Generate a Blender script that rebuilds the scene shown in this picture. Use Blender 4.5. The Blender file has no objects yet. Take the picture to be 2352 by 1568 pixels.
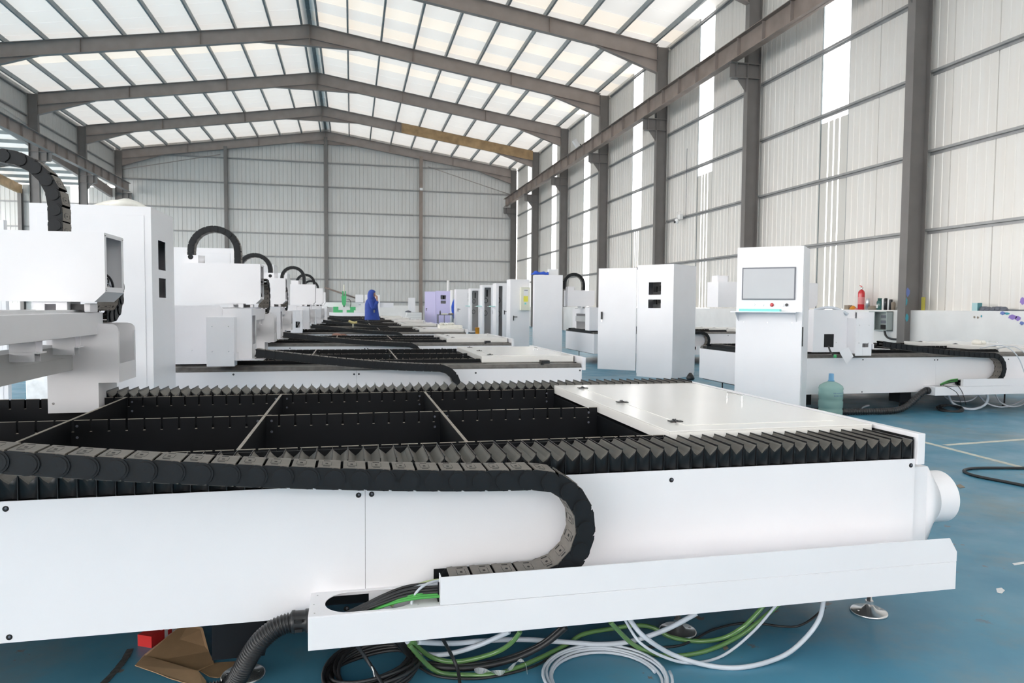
import bpy, math, random
from mathutils import Vector, Matrix
import numpy as np
random.seed(7)
R = math.radians
PI = math.pi
C = bpy.context.scene.collection

# ------------------------------------------------------------------ camera, sky, exposure
CAM = np.array([0.0, 0.0, 1.25]); FPX = 1628.0
_y, _p, _r = R(12.758), R(2.858), R(0.442)
_F = np.array([math.sin(_y)*math.cos(_p), math.cos(_y)*math.cos(_p), -math.sin(_p)])
_R = np.array([math.cos(_y), -math.sin(_y), 0.0]); _U = np.cross(_R, _F)
_R2 = math.cos(_r)*_R + math.sin(_r)*_U; _U2 = -math.sin(_r)*_R + math.cos(_r)*_U
cd = bpy.data.cameras.new('camera'); cam = bpy.data.objects.new('camera', cd); C.objects.link(cam)
cd.sensor_width = 36.0; cd.lens = FPX/2352*36.0; cd.clip_start = 0.05; cd.clip_end = 300
M = Matrix(((_R2[0], _U2[0], -_F[0], CAM[0]), (_R2[1], _U2[1], -_F[1], CAM[1]), (_R2[2], _U2[2], -_F[2], CAM[2]), (0, 0, 0, 1)))
cam.matrix_world = M
cd.dof.use_dof = True; cd.dof.focus_distance = 3.0; cd.dof.aperture_fstop = 8.0
bpy.context.scene.camera = cam
bpy.context.scene.cycles.diffuse_bounces = 8
SKY = 4.0
w = bpy.data.worlds.new('sky'); bpy.context.scene.world = w; w.use_nodes = True
bg = w.node_tree.nodes['Background']; bg.inputs[0].default_value = (1.0, 0.965, 0.94, 1); bg.inputs[1].default_value = SKY
vs = bpy.context.scene.view_settings
vs.view_transform = 'Standard'; vs.look = 'None'; vs.gamma = 1; vs.use_curve_mapping = False; vs.exposure = 0.86

def at(px, py, **k):
    """point of the plane x=, y= or z= that the photograph shows at (px, py)"""
    d = (px-1176)/FPX*_R2 - (py-784)/FPX*_U2 + _F
    (a, v), = k.items(); i = 'xyz'.index(a)
    return CAM + d*(v-CAM[i])/d[i]

# ------------------------------------------------------------------ materials
MATS = {}
def mat(name, col, rough=0.5, metal=0.0, var=0.0, vscale=4.0, bump=0.0, bscale=60.0, spec=0.5, trans=0.0, alpha=1.0, emit=None, coat=0.0):
    m = bpy.data.materials.new(name); m.use_nodes = True; nt = m.node_tree; b = nt.nodes['Principled BSDF']
    b.inputs['Base Color'].default_value = (*col, 1); b.inputs['Roughness'].default_value = rough; b.inputs['Metallic'].default_value = metal
    b.inputs['Specular IOR Level'].default_value = spec; b.inputs['Transmission Weight'].default_value = trans; b.inputs['Alpha'].default_value = alpha
    b.inputs['Coat Weight'].default_value = coat
    if emit: b.inputs['Emission Color'].default_value = (*emit[0], 1); b.inputs['Emission Strength'].default_value = emit[1]
    if var or bump:
        tc = nt.nodes.new('ShaderNodeTexCoord')
    if var:
        n = nt.nodes.new('ShaderNodeTexNoise'); n.inputs['Scale'].default_value = vscale; n.inputs['Detail'].default_value = 5
        nt.links.new(tc.outputs['Object'], n.inputs['Vector'])
        r = nt.nodes.new('ShaderNodeValToRGB'); r.color_ramp.elements[0].position = .3; r.color_ramp.elements[1].position = .7
        r.color_ramp.elements[0].color = (*[c*(1-var) for c in col], 1); r.color_ramp.elements[1].color = (*[min(1, c*(1+var)) for c in col], 1)
        nt.links.new(n.outputs['Fac'], r.inputs['Fac']); nt.links.new(r.outputs['Color'], b.inputs['Base Color'])
    if bump:
        n2 = nt.nodes.new('ShaderNodeTexNoise'); n2.inputs['Scale'].default_value = bscale
        nt.links.new(tc.outputs['Object'], n2.inputs['Vector'])
        bp = nt.nodes.new('ShaderNodeBump'); bp.inputs['Strength'].default_value = bump; bp.inputs['Distance'].default_value = .002
        nt.links.new(n2.outputs['Fac'], bp.inputs['Height']); nt.links.new(bp.outputs['Normal'], b.inputs['Normal'])
    MATS[name] = m; return m
WHITE = mat('white_powder_coat', (.85, .838, .862), .32, var=.015, vscale=3, bump=.05, bscale=400)
LIDW = mat('dusty_white_lid', (.88, .86, .83), .2, var=.012, vscale=3)
GREYW = mat('pale_grey_paint', (.50, .50, .50), .5, var=.04)
BLACK = mat('black_steel', (.0045, .0055, .0075), .5, var=.25, vscale=6, spec=.25)
EDGE = mat('bare_cut_edge', (.36, .32, .27), .45, metal=.4, var=.2, vscale=30)
VINYL = mat('black_vinyl', (.009, .0095, .011), .33, var=.2, vscale=8, spec=.4)
VTOP = mat('grey_brown_vinyl_top', (.125, .115, .10), .45, var=.12, vscale=9)  # pleat tops lighter and browner than the black skirts
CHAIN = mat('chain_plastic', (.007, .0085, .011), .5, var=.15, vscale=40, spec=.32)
CHTOP = mat('grey_brown_chain_cover', (.165, .148, .13), .5, var=.22, vscale=14)  # cover plates lighter and browner than the link sides
SLOT = mat('dark_slot', (.004, .004, .005), .7)
STEEL = mat('machined_steel', (.72, .72, .72), .24, metal=.9, var=.06, vscale=40)
CHROME = mat('chrome', (.80, .80, .80), .12, metal=1.0)
GALV = mat('galvanised_sheet', (.62, .64, .66), .33, metal=.85, var=.15, vscale=16)
RAIL = mat('greasy_rail_cover', (.16, .15, .14), .38, metal=.5, var=.2, vscale=20)
GREEN = mat('green_cable', (.06, .33, .06), .38)
CABLE = mat('black_cable', (.022, .022, .024), .42)
MILKY = mat('milky_tube', (.58, .62, .68), .25, var=.03)
GTUBE = mat('green_clear_tube', (.18, .36, .12), .12, trans=.35, coat=.5)
CLEARY = mat('clear_tube', (.62, .72, .38), .1, trans=.4, coat=.5)
STEELG = mat('grey_primer_steel', (.30, .255, .235), .55, var=.10, vscale=2.0)
COLG = mat('grey_column_paint', (.17, .158, .152), .5, var=.10, vscale=2.0)
PURL = mat('galvanised_purlin', (.23, .26, .27), .45, metal=.3, var=.12, vscale=4)
GIRT = mat('galvanised_girt', (.34, .34, .34), .45, metal=.35, var=.12, vscale=4)
RUST = mat('orange_primer_steel', (.34, .22, .11), .6, var=.25, vscale=3)
RUSTB = mat('brown_primer_beam', (.25, .20, .175), .6, var=.18, vscale=2)
CARD = mat('cardboard', (.30, .19, .10), .8, var=.08, vscale=20, bump=.1, bscale=200)
REDP = mat('red_print', (.62, .03, .03), .35)
REDM = mat('red_enamel', (.60, .02, .03), .22, coat=.3)
BLUEC = mat('blue_coat_fabric', (.022, .06, .32), .75, var=.15, vscale=6)
BLUEC2 = mat('blue_cloth', (.03, .10, .55), .8, var=.12, vscale=12)
SKIN = mat('skin', (.48, .27, .19), .55)
DARKC = mat('dark_trousers', (.03, .032, .04), .8)
TEAL = mat('teal_tray', (.22, .72, .68), .4)
YEL = mat('yellow_label', (.85, .78, .10), .5)
YELT = mat('pale_yellow_plastic', (.72, .62, .28), .45)
ORNG = mat('orange_plastic', (.75, .30, .02), .4)
GRN = mat('green_machine_paint', (.07, .46, .17), .4)
LILAC = mat('pale_lilac', (.62, .58, .86), .4)  # lilac is the cabinet's own colour
CREAM = mat('cream_box', (.80, .79, .66), .5)
PAPER = mat('paper', (.80, .80, .80), .8)
WOOD = mat('plywood', (.40, .28, .18), .7, var=.15, vscale=10)
SCREEN = mat('unlit_screen', (.36, .38, .41), .10, var=.03, vscale=2)
BEZEL = mat('grey_bezel', (.12, .13, .16), .3)
DGREEN = mat('dark_green_glass', (.04, .12, .11), .15)
MUD = mat('dull_brown_item', (.28, .23, .18), .7)
STYRO = mat('white_foam_sheet', (.82, .80, .74), .8, var=.05, vscale=20)
MASON = mat('white_painted_masonry', (.84, .83, .82), .7, var=.06, vscale=1.5, bump=.2, bscale=25)
CARBON = mat('black_handle_plastic', (.02, .02, .022), .35)
PURP = mat('purple_paint', (.30, .20, .55), .6)
TEALP = mat('teal_paint', (.06, .36, .45), .6)
BLUP = mat('blue_paint', (.16, .22, .52), .6)

def cladding_mat(name, col, var, dirt=0.0):
    m = mat(name, col, .42, metal=.15)
    nt = m.node_tree; b = nt.nodes['Principled BSDF']
    tc = nt.nodes.new('ShaderNodeTexCoord'); mp = nt.nodes.new('ShaderNodeMapping'); mp.inputs['Scale'].default_value = (6, 6, .35)
    n = nt.nodes.new('ShaderNodeTexNoise'); n.inputs['Scale'].default_value = 1.2; n.inputs['Detail'].default_value = 4
    nt.links.new(tc.outputs['Object'], mp.inputs['Vector']); nt.links.new(mp.outputs['Vector'], n.inputs['Vector'])
    r = nt.nodes.new('ShaderNodeValToRGB'); r.color_ramp.elements[0].position = .25; r.color_ramp.elements[1].position = .75
    r.color_ramp.elements[0].color = (*[c*(1-var)*(1-dirt*.3*i) for i, c in enumerate(col)], 1); r.color_ramp.elements[1].color = (*col, 1)
    nt.links.new(n.outputs['Fac'], r.inputs['Fac']); nt.links.new(r.outputs['Color'], b.inputs['Base Color'])
    return m
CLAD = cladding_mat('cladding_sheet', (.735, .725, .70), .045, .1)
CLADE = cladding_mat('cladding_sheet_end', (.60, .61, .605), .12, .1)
CLADD = cladding_mat('dirty_cladding', (.50, .44, .36), .30, .5)

def translucent_mat(name, dcol, tcol, fac, gloss=.06, streak=None):
    m = bpy.data.materials.new(name); m.use_nodes = True; nt = m.node_tree
    nt.nodes.remove(nt.nodes['Principled BSDF']); out = nt.nodes['Material Output']
    d = nt.nodes.new('ShaderNodeBsdfDiffuse'); t = nt.nodes.new('ShaderNodeBsdfTranslucent'); mx = nt.nodes.new('ShaderNodeMixShader')
    d.inputs[0].default_value = (*dcol, 1); t.inputs[0].default_value = (*tcol, 1); mx.inputs[0].default_value = fac
    nt.links.new(d.outputs[0], mx.inputs[1]); nt.links.new(t.outputs[0], mx.inputs[2])
    g = nt.nodes.new('ShaderNodeBsdfGlossy'); g.inputs['Roughness'].default_value = .25; mx2 = nt.nodes.new('ShaderNodeMixShader'); mx2.inputs[0].default_value = gloss
    nt.links.new(mx.outputs[0], mx2.inputs[1]); nt.links.new(g.outputs[0], mx2.inputs[2]); nt.links.new(mx2.outputs[0], out.inputs['Surface'])
    if streak:
        tc = nt.nodes.new('ShaderNodeTexCoord'); mp = nt.nodes.new('ShaderNodeMapping'); mp.inputs['Scale'].default_value = streak
        n = nt.nodes.new('ShaderNodeTexNoise'); n.inputs['Scale'].default_value = 1.0; n.inputs['Detail'].default_value = 3
        r = nt.nodes.new('ShaderNodeValToRGB'); r.color_ramp.elements[0].position = .3; r.color_ramp.elements[1].position = .7
        r.color_ramp.elements[0].color = (*[c*.88 for c in tcol], 1); r.color_ramp.elements[1].color = (*tcol, 1)
        nt.links.new(tc.outputs['Object'], mp.inputs['Vector']); nt.links.new(mp.outputs['Vector'], n.inputs['Vector'])
        nt.links.new(n.outputs['Fac'], r.inputs['Fac']); nt.links.new(r.outputs['Color'], t.inputs[0])
    return m
ROOF = translucent_mat('added_glow_roof_sheet', (.82, .81, .79), (.88, .85, .81), .102, .06)  # translucency added to opaque roof panels, for even light from above
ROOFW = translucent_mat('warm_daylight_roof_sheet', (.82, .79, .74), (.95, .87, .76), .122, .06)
STRIP = translucent_mat('clear_wall_daylight_sheet', (.85, .87, .9), (.97, .98, 1.0), .85, .03)
STRIPD = translucent_mat('dusty_wall_daylight_sheet', (.70, .69, .66), (.50, .49, .46), .22, .03, (9, 9, .5))

def floor_mat():
    m = bpy.data.materials.new('worn_blue_epoxy_floor'); m.use_nodes = True; nt = m.node_tree; b = nt.nodes['Principled BSDF']
    tc = nt.nodes.new('ShaderNodeTexCoord')
    def noise(scale, det, rough=.55):
        n = nt.nodes.new('ShaderNodeTexNoise'); n.inputs['Scale'].default_value = scale; n.inputs['Detail'].default_value = det
        n.inputs['Roughness'].default_value = rough; nt.links.new(tc.outputs['Object'], n.inputs['Vector']); return n
    def ramp(n, p0, p1, c0, c1):
        r = nt.nodes.new('ShaderNodeValToRGB'); r.color_ramp.elements[0].position = p0; r.color_ramp.elements[1].position = p1
        r.color_ramp.elements[0].color = c0; r.color_ramp.elements[1].color = c1; nt.links.new(n.outputs['Fac'], r.inputs['Fac']); return r
    def mix(fac, a, c):
        x = nt.nodes.new('ShaderNodeMix'); x.data_type = 'RGBA'; nt.links.new(fac, x.inputs['Factor'])
        nt.links.new(a, x.inputs[6]); nt.links.new(c, x.inputs[7]) if hasattr(c, 'links') else setattr(x.inputs[7], 'default_value', c); return x.outputs[2]
    base = ramp(noise(1.4, 6), .35, .65, (.06, .235, .36, 1), (.095, .29, .41, 1)).outputs['Color']
    stain = ramp(noise(.9, 8, .7), .50, .66, (0, 0, 0, 1), (.75, .75, .75, 1)).outputs['Color']
    c1 = mix(stain, base, (.19, .25, .265, 1))
    chips = ramp(noise(7.5, 7, .62), .635, .655, (0, 0, 0, 1), (1, 1, 1, 1)).outputs['Color']
    gate = ramp(noise(1.1, 2), .46, .54, (0, 0, 0, 1), (1, 1, 1, 1)).outputs['Color']
    mm = nt.nodes.new('ShaderNodeMath'); mm.operation = 'MULTIPLY'; nt.links.new(chips, mm.inputs[0]); nt.links.new(gate, mm.inputs[1])
    c2 = mix(mm.outputs[0], c1, (.17, .145, .125, 1))
    nt.links.new(c2, b.inputs['Base Color'])
    rr = ramp(noise(3.0, 5), .3, .7, (.28, .28, .28, 1), (.48, .48, .48, 1)); nt.links.new(rr.outputs['Color'], b.inputs['Roughness'])
    bp = nt.nodes.new('ShaderNodeBump'); bp.inputs['Strength'].default_value = .12; bp.inputs['Distance'].default_value = .004
    nt.links.new(noise(9, 4).outputs['Fac'], bp.inputs['Height']); nt.links.new(bp.outputs['Normal'], b.inputs['Normal'])
    return m
FLOOR = floor_mat()

def glass_mat(name, col, rough=.05, dens=.5):
    m = bpy.data.materials.new(name); m.use_nodes = True; nt = m.node_tree; b = nt.nodes['Principled BSDF']
    b.inputs['Base Color'].default_value = (*col, 1); b.inputs['Roughness'].default_value = rough; b.inputs['Transmission Weight'].default_value = dens; b.inputs['IOR'].default_value = 1.1
    return m
JUG = glass_mat('pale_green_bottle_plastic', (.50, .72, .68), .12, .55)
WATER = glass_mat('green_tinted_water', (.20, .42, .38), .1, .35)
FILM = glass_mat('clear_film', (.8, .82, .84), .2, .7)

# ------------------------------------------------------------------ mesh building
class MB:
    def __init__(s): s.v = []; s.f = []; s.m = []; s.s = []
    def add(s, vs, fs, mi=0, sm=False):
        o = len(s.v); s.v += [tuple(map(float, v)) for v in vs]
        for f in fs: s.f.append(tuple(i+o for i in f)); s.m.append(mi); s.s.append(sm)
        return s
    def box(s, x0, y0, z0, x1, y1, z1, mi=0):
        if x0 > x1: x0, x1 = x1, x0
        if y0 > y1: y0, y1 = y1, y0
        if z0 > z1: z0, z1 = z1, z0
        return s.add([(x0, y0, z0), (x1, y0, z0), (x1, y1, z0), (x0, y1, z0), (x0, y0, z1), (x1, y0, z1), (x1, y1, z1), (x0, y1, z1)],
              [(0, 3, 2, 1), (4, 5, 6, 7), (0, 1, 5, 4), (1, 2, 6, 5), (2, 3, 7, 6), (3, 0, 4, 7)], mi)
    def prism(s, poly, ax, a, b, mi=0, sm=False, capmi=None):
        def p(u, v, t): return {'x': (t, u, v), 'y': (u, t, v), 'z': (u, v, t)}[ax]
        n = len(poly); vs = [p(u, v, a) for u, v in poly]+[p(u, v, b) for u, v in poly]
        area = sum(poly[i][0]*poly[(i+1) % n][1]-poly[(i+1) % n][0]*poly[i][1] for i in range(n))
        flip = (area > 0) != (b > a)
        if ax == 'y': flip = not flip
        side = [(i, (i+1) % n, n+(i+1) % n, n+i) for i in range(n)]; caps = [tuple(range(n))[::-1], tuple(range(n, 2*n))]
        if flip: side = [f[::-1] for f in side]; caps = [f[::-1] for f in caps]
        s.add(vs, side, mi, sm); o = len(s.v)-2*n
        for c in caps: s.f.append(tuple(i+o for i in c)); s.m.append(mi if capmi is None else capmi); s.s.append(False)
        return s
    def lathe(s, prof, c=(0, 0, 0), n=20, ax='z', mi=0, sm=True, cap=True):
        """prof: (radius, height) list"""
        vs = []; 
        for r, h in prof:
            for k in range(n):
                a = 2*PI*k/n; u, v = r*math.cos(a), r*math.sin(a)
                vs.append({'z': (c[0]+u, c[1]+v, c[2]+h), 'x': (c[0]+h, c[1]+u, c[2]+v), 'y': (c[0]+v, c[1]+h, c[2]+u)}[ax])
        fs = [(i*n+k, i*n+(k+1) % n, (i+1)*n+(k+1) % n, (i+1)*n+k) for i in range(len(prof)-1) for k in range(n)]
        up = prof[-1][1] > prof[0][1]
        if not up and prof[-1][1] != prof[0][1]: fs = [f[::-1] for f in fs]
        s.add(vs, fs, mi, sm); o = len(s.v)-len(vs)
        if cap:
            a = tuple(range(n))[::-1]; b = tuple((len(prof)-1)*n+k for k in range(n))
            if not up and prof[-1][1] != prof[0][1]: a, b = a[::-1], b[::-1]
            for f in (a, b): s.f.append(tuple(i+o for i in f)); s.m.append(mi); s.s.append(False)
        return s
    def cyl(s, c, ax, r, a, b, n=16, mi=0, sm=True):
        return s.lathe([(r, a), (r, b)], c, n, ax, mi, sm)
    def tube(s, pts, r, n=8, mi=0, closed=False, cap=True):
        pts = [Vector(p) for p in pts]; N = len(pts)
        rs = r if isinstance(r, (list, tuple)) else [r]*N
        vs = []; prev = None
        for i, p in enumerate(pts):
            if closed: t = pts[(i+1) % N]-pts[i-1]
            else: t = pts[min(i+1, N-1)]-pts[max(i-1, 0)]
            t = t.normalized() if t.length > 1e-9 else Vector((0, 0, 1))
            if prev is None:
                u = t.orthogonal().normalized()
            else:
                u = prev-t*prev.dot(t); u = u.normalized() if u.length > 1e-6 else t.orthogonal().normalized()
            prev = u; w_ = t.cross(u)
            for k in range(n):
                a = 2*PI*k/n; q = p+(u*math.cos(a)+w_*math.sin(a))*rs[i]; vs.append(tuple(q))
        L = N if closed else N-1
        fs = [(i*n+k, i*n+(k+1) % n, ((i+1) % N)*n+(k+1) % n, ((i+1) % N)*n+k) for i in range(L) for k in range(n)]
        s.add(vs, fs, mi, True); o = len(s.v)-len(vs)
        if cap and not closed:
            s.f.append(tuple(o+k for k in range(n))[::-1]); s.m.append(mi); s.s.append(False)
            s.f.append(tuple(o+(N-1)*n+k for k in range(n))); s.m.append(mi); s.s.append(False)
        return s
    def loft(s, rings, mi=0, sm=True, cap=True, closed=True):
        n = len(rings[0]); vs = [p for r in rings for p in r]
        kk = n if closed else n-1
        fs = [(i*n+k, i*n+(k+1) % n, (i+1)*n+(k+1) % n, (i+1)*n+k) for i in range(len(rings)-1) for k in range(kk)]
        s.add(vs, fs, mi, sm); o = len(s.v)-len(vs)
        if cap:
            s.f.append(tuple(o+k for k in range(n))[::-1]); s.m.append(mi); s.s.append(False)
            s.f.append(tuple(o+(len(rings)-1)*n+k for k in range(n))); s.m.append(mi); s.s.append(False)
        return s
    def mesh(s, name, *mats):
        me = bpy.data.meshes.new(name); me.from_pydata(s.v, [], s.f)
        for m in mats: me.materials.append(m)
        me.polygons.foreach_set('material_index', s.m); me.polygons.foreach_set('use_smooth', s.s); me.update(); return me

def spline(pts, n=8):
    P = [Vector(p) for p in pts]; out = []
    for i in range(len(P)-1):
        a, b, c, d = P[max(i-1, 0)], P[i], P[i+1], P[min(i+2, len(P)-1)]
        for k in range(n):
            t = k/n; out.append(.5*((2*b)+(c-a)*t+(2*a-5*b+4*c-d)*t*t+(3*b-a-3*c+d)*t**3))
    out.append(P[-1]); return out

def obj(name, me, mats=None, parent=None, loc=None, rot=None, bevel=0.0):
    if isinstance(me, MB): me = me.mesh(name, *(mats if isinstance(mats, (list, tuple)) else [mats]))
    o = bpy.data.objects.new(name, me); C.objects.link(o)
    if parent: o.parent = parent
    if loc: o.location = loc
    if rot: o.rotation_euler = rot
    if bevel:
        b = o.modifiers.new('bevel', 'BEVEL'); b.width = bevel; b.segments = 2; b.limit_method = 'ANGLE'
    return o
def tag(o, label=None, cat=None, group=None, kind=None):
    if label: o['label'] = label
    if cat: o['category'] = cat
    if group: o['group'] = group
    if kind: o['kind'] = kind
    return o
def thing(name, label, cat, loc=(0, 0, 0), rz=0, group=None):
    o = bpy.data.objects.new(name, None); C.objects.link(o); o.location = loc; o.rotation_euler = (0, 0, rz); o.empty_display_size = .1
    return tag(o, label, cat, group)
def struct(name, mb, m, **k):
    return tag(obj(name, mb, m, **k), kind='structure')

# ------------------------------------------------------------------ the hall
XR, XL, YE, XRIDGE = 11.15, -14.1, 48.2, -1.6
def roofz(x):  # underside of the roof sheets
    return 12.62-(12.62-10.72)*abs(x-XRIDGE)/((XR-XRIDGE) if x > XRIDGE else (XRIDGE-XL))

fl = MB().box(-27, -24, -.12, 12.2, 49, 0); floor = struct('floor', fl, FLOOR)
ground = struct('floor_outside', MB().box(-90, -90, -.35, 90, 120, -.30), mat('pale_concrete_yard', (.42, .42, .40), .8, var=.1))  # unseen ground, added to stop sky light entering from below
TAPE = mat('worn_floor_tape', (.62, .62, .55), .6, var=.2, vscale=12)
def marking(p, q, wd):
    p, q = Vector(p), Vector(q); d = (q-p).normalized(); n = Vector((-d.y, d.x))*wd/2
    mb = MB().prism([(p-n)[:], (q-n)[:], (q+n)[:], (p+n)[:]], 'z', .0005, .0015); obj('floor_marking', mb, TAPE, floor)
def g(px, py, z=0.0): q = at(px, py, z=z); return (q[0], q[1])
marking(g(2118, 1014), (g(2420, 1092)), .06); marking(g(2170, 1022), g(2420, 1004), .06)
# a crack / joint in the floor under the machine
crk = [g(300, 1490), g(290, 1510), g(275, 1530), g(262, 1545), g(240, 1568), g(225, 1590)]
mb = MB()
for (a, b) in zip(crk, crk[1:]):
    mb.prism([(a[0]-.012, a[1]), (b[0]-.014, b[1]), (b[0]+.012, b[1]), (a[0]+.010, a[1])], 'z', .0004, .0012)
obj('floor_joint', mb, mat('dark_joint_filler', (.05, .055, .055), .8, var=.5, vscale=60), floor)

def panel(wd, h0, h1, z0, mtl, extra=None, pitch=.2):
    """cladding panel: local X along its width, front looks to -Y, with a rib groove every pitch"""
    gd = .010 if pitch < .22 else .020; prof = [(0, .018), (.006, .018), (.012, 0)]
    k = 1
    while k*pitch < wd-.05:
        c = k*pitch; prof += [(c-.018, 0), (c-.006, gd), (c+.006, gd), (c+.018, 0)]; k += 1
    prof += [(wd-.012, 0), (wd-.006, .018), (wd, .018), (wd, .06), (0, .06)]
    n = len(prof); top = lambda u: h0+(h1-h0)*u/wd
    mb = MB(); mb.add([(u, v, z0) for u, v in prof]+[(u, v, top(u)) for u, v in prof], [(i, (i+1) % n, n+(i+1) % n, n+i) for i in range(n)]+[tuple(range(n))[::-1], tuple(range(n, 2*n))])
    return mb
# right wall: masonry dado with cladding, windows, girts and columns above it
dado = MB().box(10.92, -24, 0, 11.24, 48.2, 1.23)
wall_right = struct('wall_right', dado, MASON)
wins = [(-15, -14), (-9, -8), (-3.2, -2.2), (2.7, 3.7), (8.6, 9.6), (14.5, 15.5), (20.85, 21.85), (26.5, 27.5), (32.75, 33.75), (38.5, 39.5), (44.25, 45.25)]
cur = -24.0; pm = {}
def wall_panel_right(y0, y1):
    wd = y1-y0; key = round(wd, 4)
    if key not in pm: pm[key] = panel(wd, 10.75, 10.75, 1.22, CLAD).mesh('cladding_panel', CLAD)
    obj('cladding_panel', pm[key], None, wall_right, (XR+.06, y1, 0), (0, 0, -PI/2))
for i, (a, b) in enumerate(wins+[(48.2, None)]):
    n = max(1, round((a-cur)/1.0)); wdt = (a-cur)/n
    for k in range(n): wall_panel_right(cur+k*wdt, cur+(k+1)*wdt)
    if b is None: break
    # translucent daylight sheet: corrugated, dusty at its foot
    zd = ([7.2]*5+[5.75, 5.6, 4.4, 1.25, 1.25, 1.25])[i]
    win = MB(); W_ = b-a
    prof = []
    for k in range(5):
        c = k*W_/5; prof += [(c, .03), (c+.03, .03), (c+.055, 0), (c+.12, 0), (c+.145, .03)]
    prof += [(W_, .03)]
    m_ = len(prof)
    def sheet(z0, z1, mi):
        win.add([(u, v, z0) for u, v in prof]+[(u, v, z1) for u, v in prof], [(q, q+1, m_+q+1, m_+q) for q in range(m_-1)], mi)
    sheet(zd, 10.72, 0)
    wo = struct('window_%d' % (i+1), win, STRIP, loc=(XR+.07, b, 0), rot=(0, 0, -PI/2))
    if zd > 1.3:
        # lower part: dusty sheet, with the clean tops of three corrugations
        low = MB(); gaps = [(k*W_/5+.070, k*W_/5+.100) for k in (1, 2, 3)]; x_ = 0.0
        for ga, gb_ in gaps+[(W_, W_)]:
            low.box(x_, .012, 1.24, ga, .016, zd); x_ = gb_
        obj('dusty_sheet', low, [STRIPD], wo)
        for ga, gb_ in gaps: obj('clean_rib', MB().box(ga, .004, 1.3, gb_, .006, zd), STRIP, wo)
    fr = MB(); fr.box(-.02, -.005, 1.24, .012, .03, 10.7); fr.box(W_-.012, -.005, 1.24, W_+.02, .03, 10.7); obj('window_frame', fr, PURL, wo)
    cur = b
GZ = [2.79, 4.34, 5.89, 7.44, 9.0, 10.5]
gm = {}
def girt_mesh(L):
    k = round(L, 3)
    if k not in gm:
        mb = MB(); t = .004
        mb.box(0, 0, 0, L, .07, t); mb.box(0, 0, 0, L, t, .05); mb.box(0, 0, .046, L, .02, .05); mb.box(0, .066, -.05, L, .07, t)
        gm[k] = mb.mesh('girt', GIRT)
    return gm[k]
COLY = [.1, 6.15, 12.1, 18.1, 24.1, 30.1, 36.1, 42.0, 48.0]
for a, b in zip(COLY, COLY[1:]):
    for z in GZ: obj('girt', girt_mesh(b-a-.12), None, wall_right, (XR-.02, b-.06, z), (0, 0, -PI/2))
def column_mesh(h, mats, depth=.40, fw=.20):
    mb = MB(); mb.box(-depth/2, -fw/2, 0, -depth/2+.014, fw/2, h); mb.box(depth/2-.014, -fw/2, 0, depth/2, fw/2, h); mb.box(-depth/2+.014, -.005, 0, depth/2-.014, .005, h)
    return mb
cmesh = column_mesh(10.55, COLG).mesh('steel_column', COLG)
def corbel(sx):
    mb = MB()  # bracket sticking out to -x (sx=1: right wall) or +x
    s = sx; mb.box(-s*.2, -.10, 7.98, -s*.72, .10, 8.0); mb.box(-s*.2, -.10, 7.58, -s*.62, .10, 7.6); mb.box(-s*.2, -.006, 7.6, -s*.70, .006, 7.98)
    mb.box(-s*.2, -.1, 7.98, s*.18, .1, 7.995); mb.box(-s*.2, -.1, 7.59, s*.18, .1, 7.605); mb.box(-s*.52, -.09, 7.6, -s*.508, .09, 7.98)
    mb.prism([(-s*.2, 7.58), (-s*.48, 7.58), (-s*.2, 7.22)], 'y', -.006, .006)
    return mb
cor = {1: corbel(1).mesh('crane_bracket', COLG), -1: corbel(-1).mesh('crane_bracket', COLG)}
for y in COLY:
    c = obj('steel_column', cmesh, None, wall_right, (10.90, y, 0)); obj('crane_bracket', cor[1], None, c)
# crane beams
def crane_beam(x, sx, label, mats):
    mb = MB(); a, b = 0.0, 47.6; z0, z1 = 8.0, 8.52
    mb.box(-.11, a, z0, .11, b, z0+.016); mb.box(-.14, a, z1-.016, .14, b, z1); mb.box(-.006, a, z0, .006, b, z1); mb.box(-.03, a, z1, .03, b, z1+.05)
    o = tag(obj('crane_runway_beam', mb, mats, loc=(x, 0, 0)), label, 'crane beam')
    st = MB().box(-.10, -.005, z0+.016, .10, .005, z1-.016).mesh('stiffener', STEELG)
    y = 1.0
    while y < 47: obj('stiffener', st, None, o, (0, y, 0)); y += 1.19
    return o
crane_beam(10.25, 1, 'long brown steel crane beam on brackets along the right wall', [RUSTB])
crane_beam(-13.2, -1, 'long grey steel crane beam along the open left side of the hall', [STEELG])
# end wall
def gable(x): return roofz(x)+.05
ew = MB().box(XL, YE, 0, XR+.1, YE+.25, 1.23); wall_back = struct('wall_back', ew, MASON)
x = XL; nW = 25; wdt = (XR-XL)/nW
for k in range(nW):
    x0 = XL+k*wdt; x1 = x0+wdt
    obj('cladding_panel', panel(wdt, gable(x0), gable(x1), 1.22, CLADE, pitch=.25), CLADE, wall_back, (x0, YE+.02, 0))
for z in [1.45, 2.9, 4.32, 5.8, 7.27, 8.9, 10.45]:
    for a, b in zip([XL+.2, -7.7, -1.6, 4.55], [-7.7, -1.6, 4.55, XR-.2]):
        obj('girt', girt_mesh(b-a-.2), None, wall_back, (a+.1, YE-.07, z))
for xx, m_ in ((-7.7, COLG), (-1.6, COLG), (4.55, RUSTB)):
    obj('steel_column', column_mesh(gable(xx)-.6, m_, .2, .22), m_, wall_back, (xx, YE-.2, 0), (0, 0, PI/2))
obj('tie_rod', MB().tube([(5, YE-.28, 10.5), (10.6, YE-.28, 8.9)], .02, 6), STEELG, wall_back)
obj('tie_rod', MB().tube([(-8, YE-.28, 10.6), (-13.6, YE-.28, 9.4)], .02, 6), STEELG, wall_back)
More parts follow.
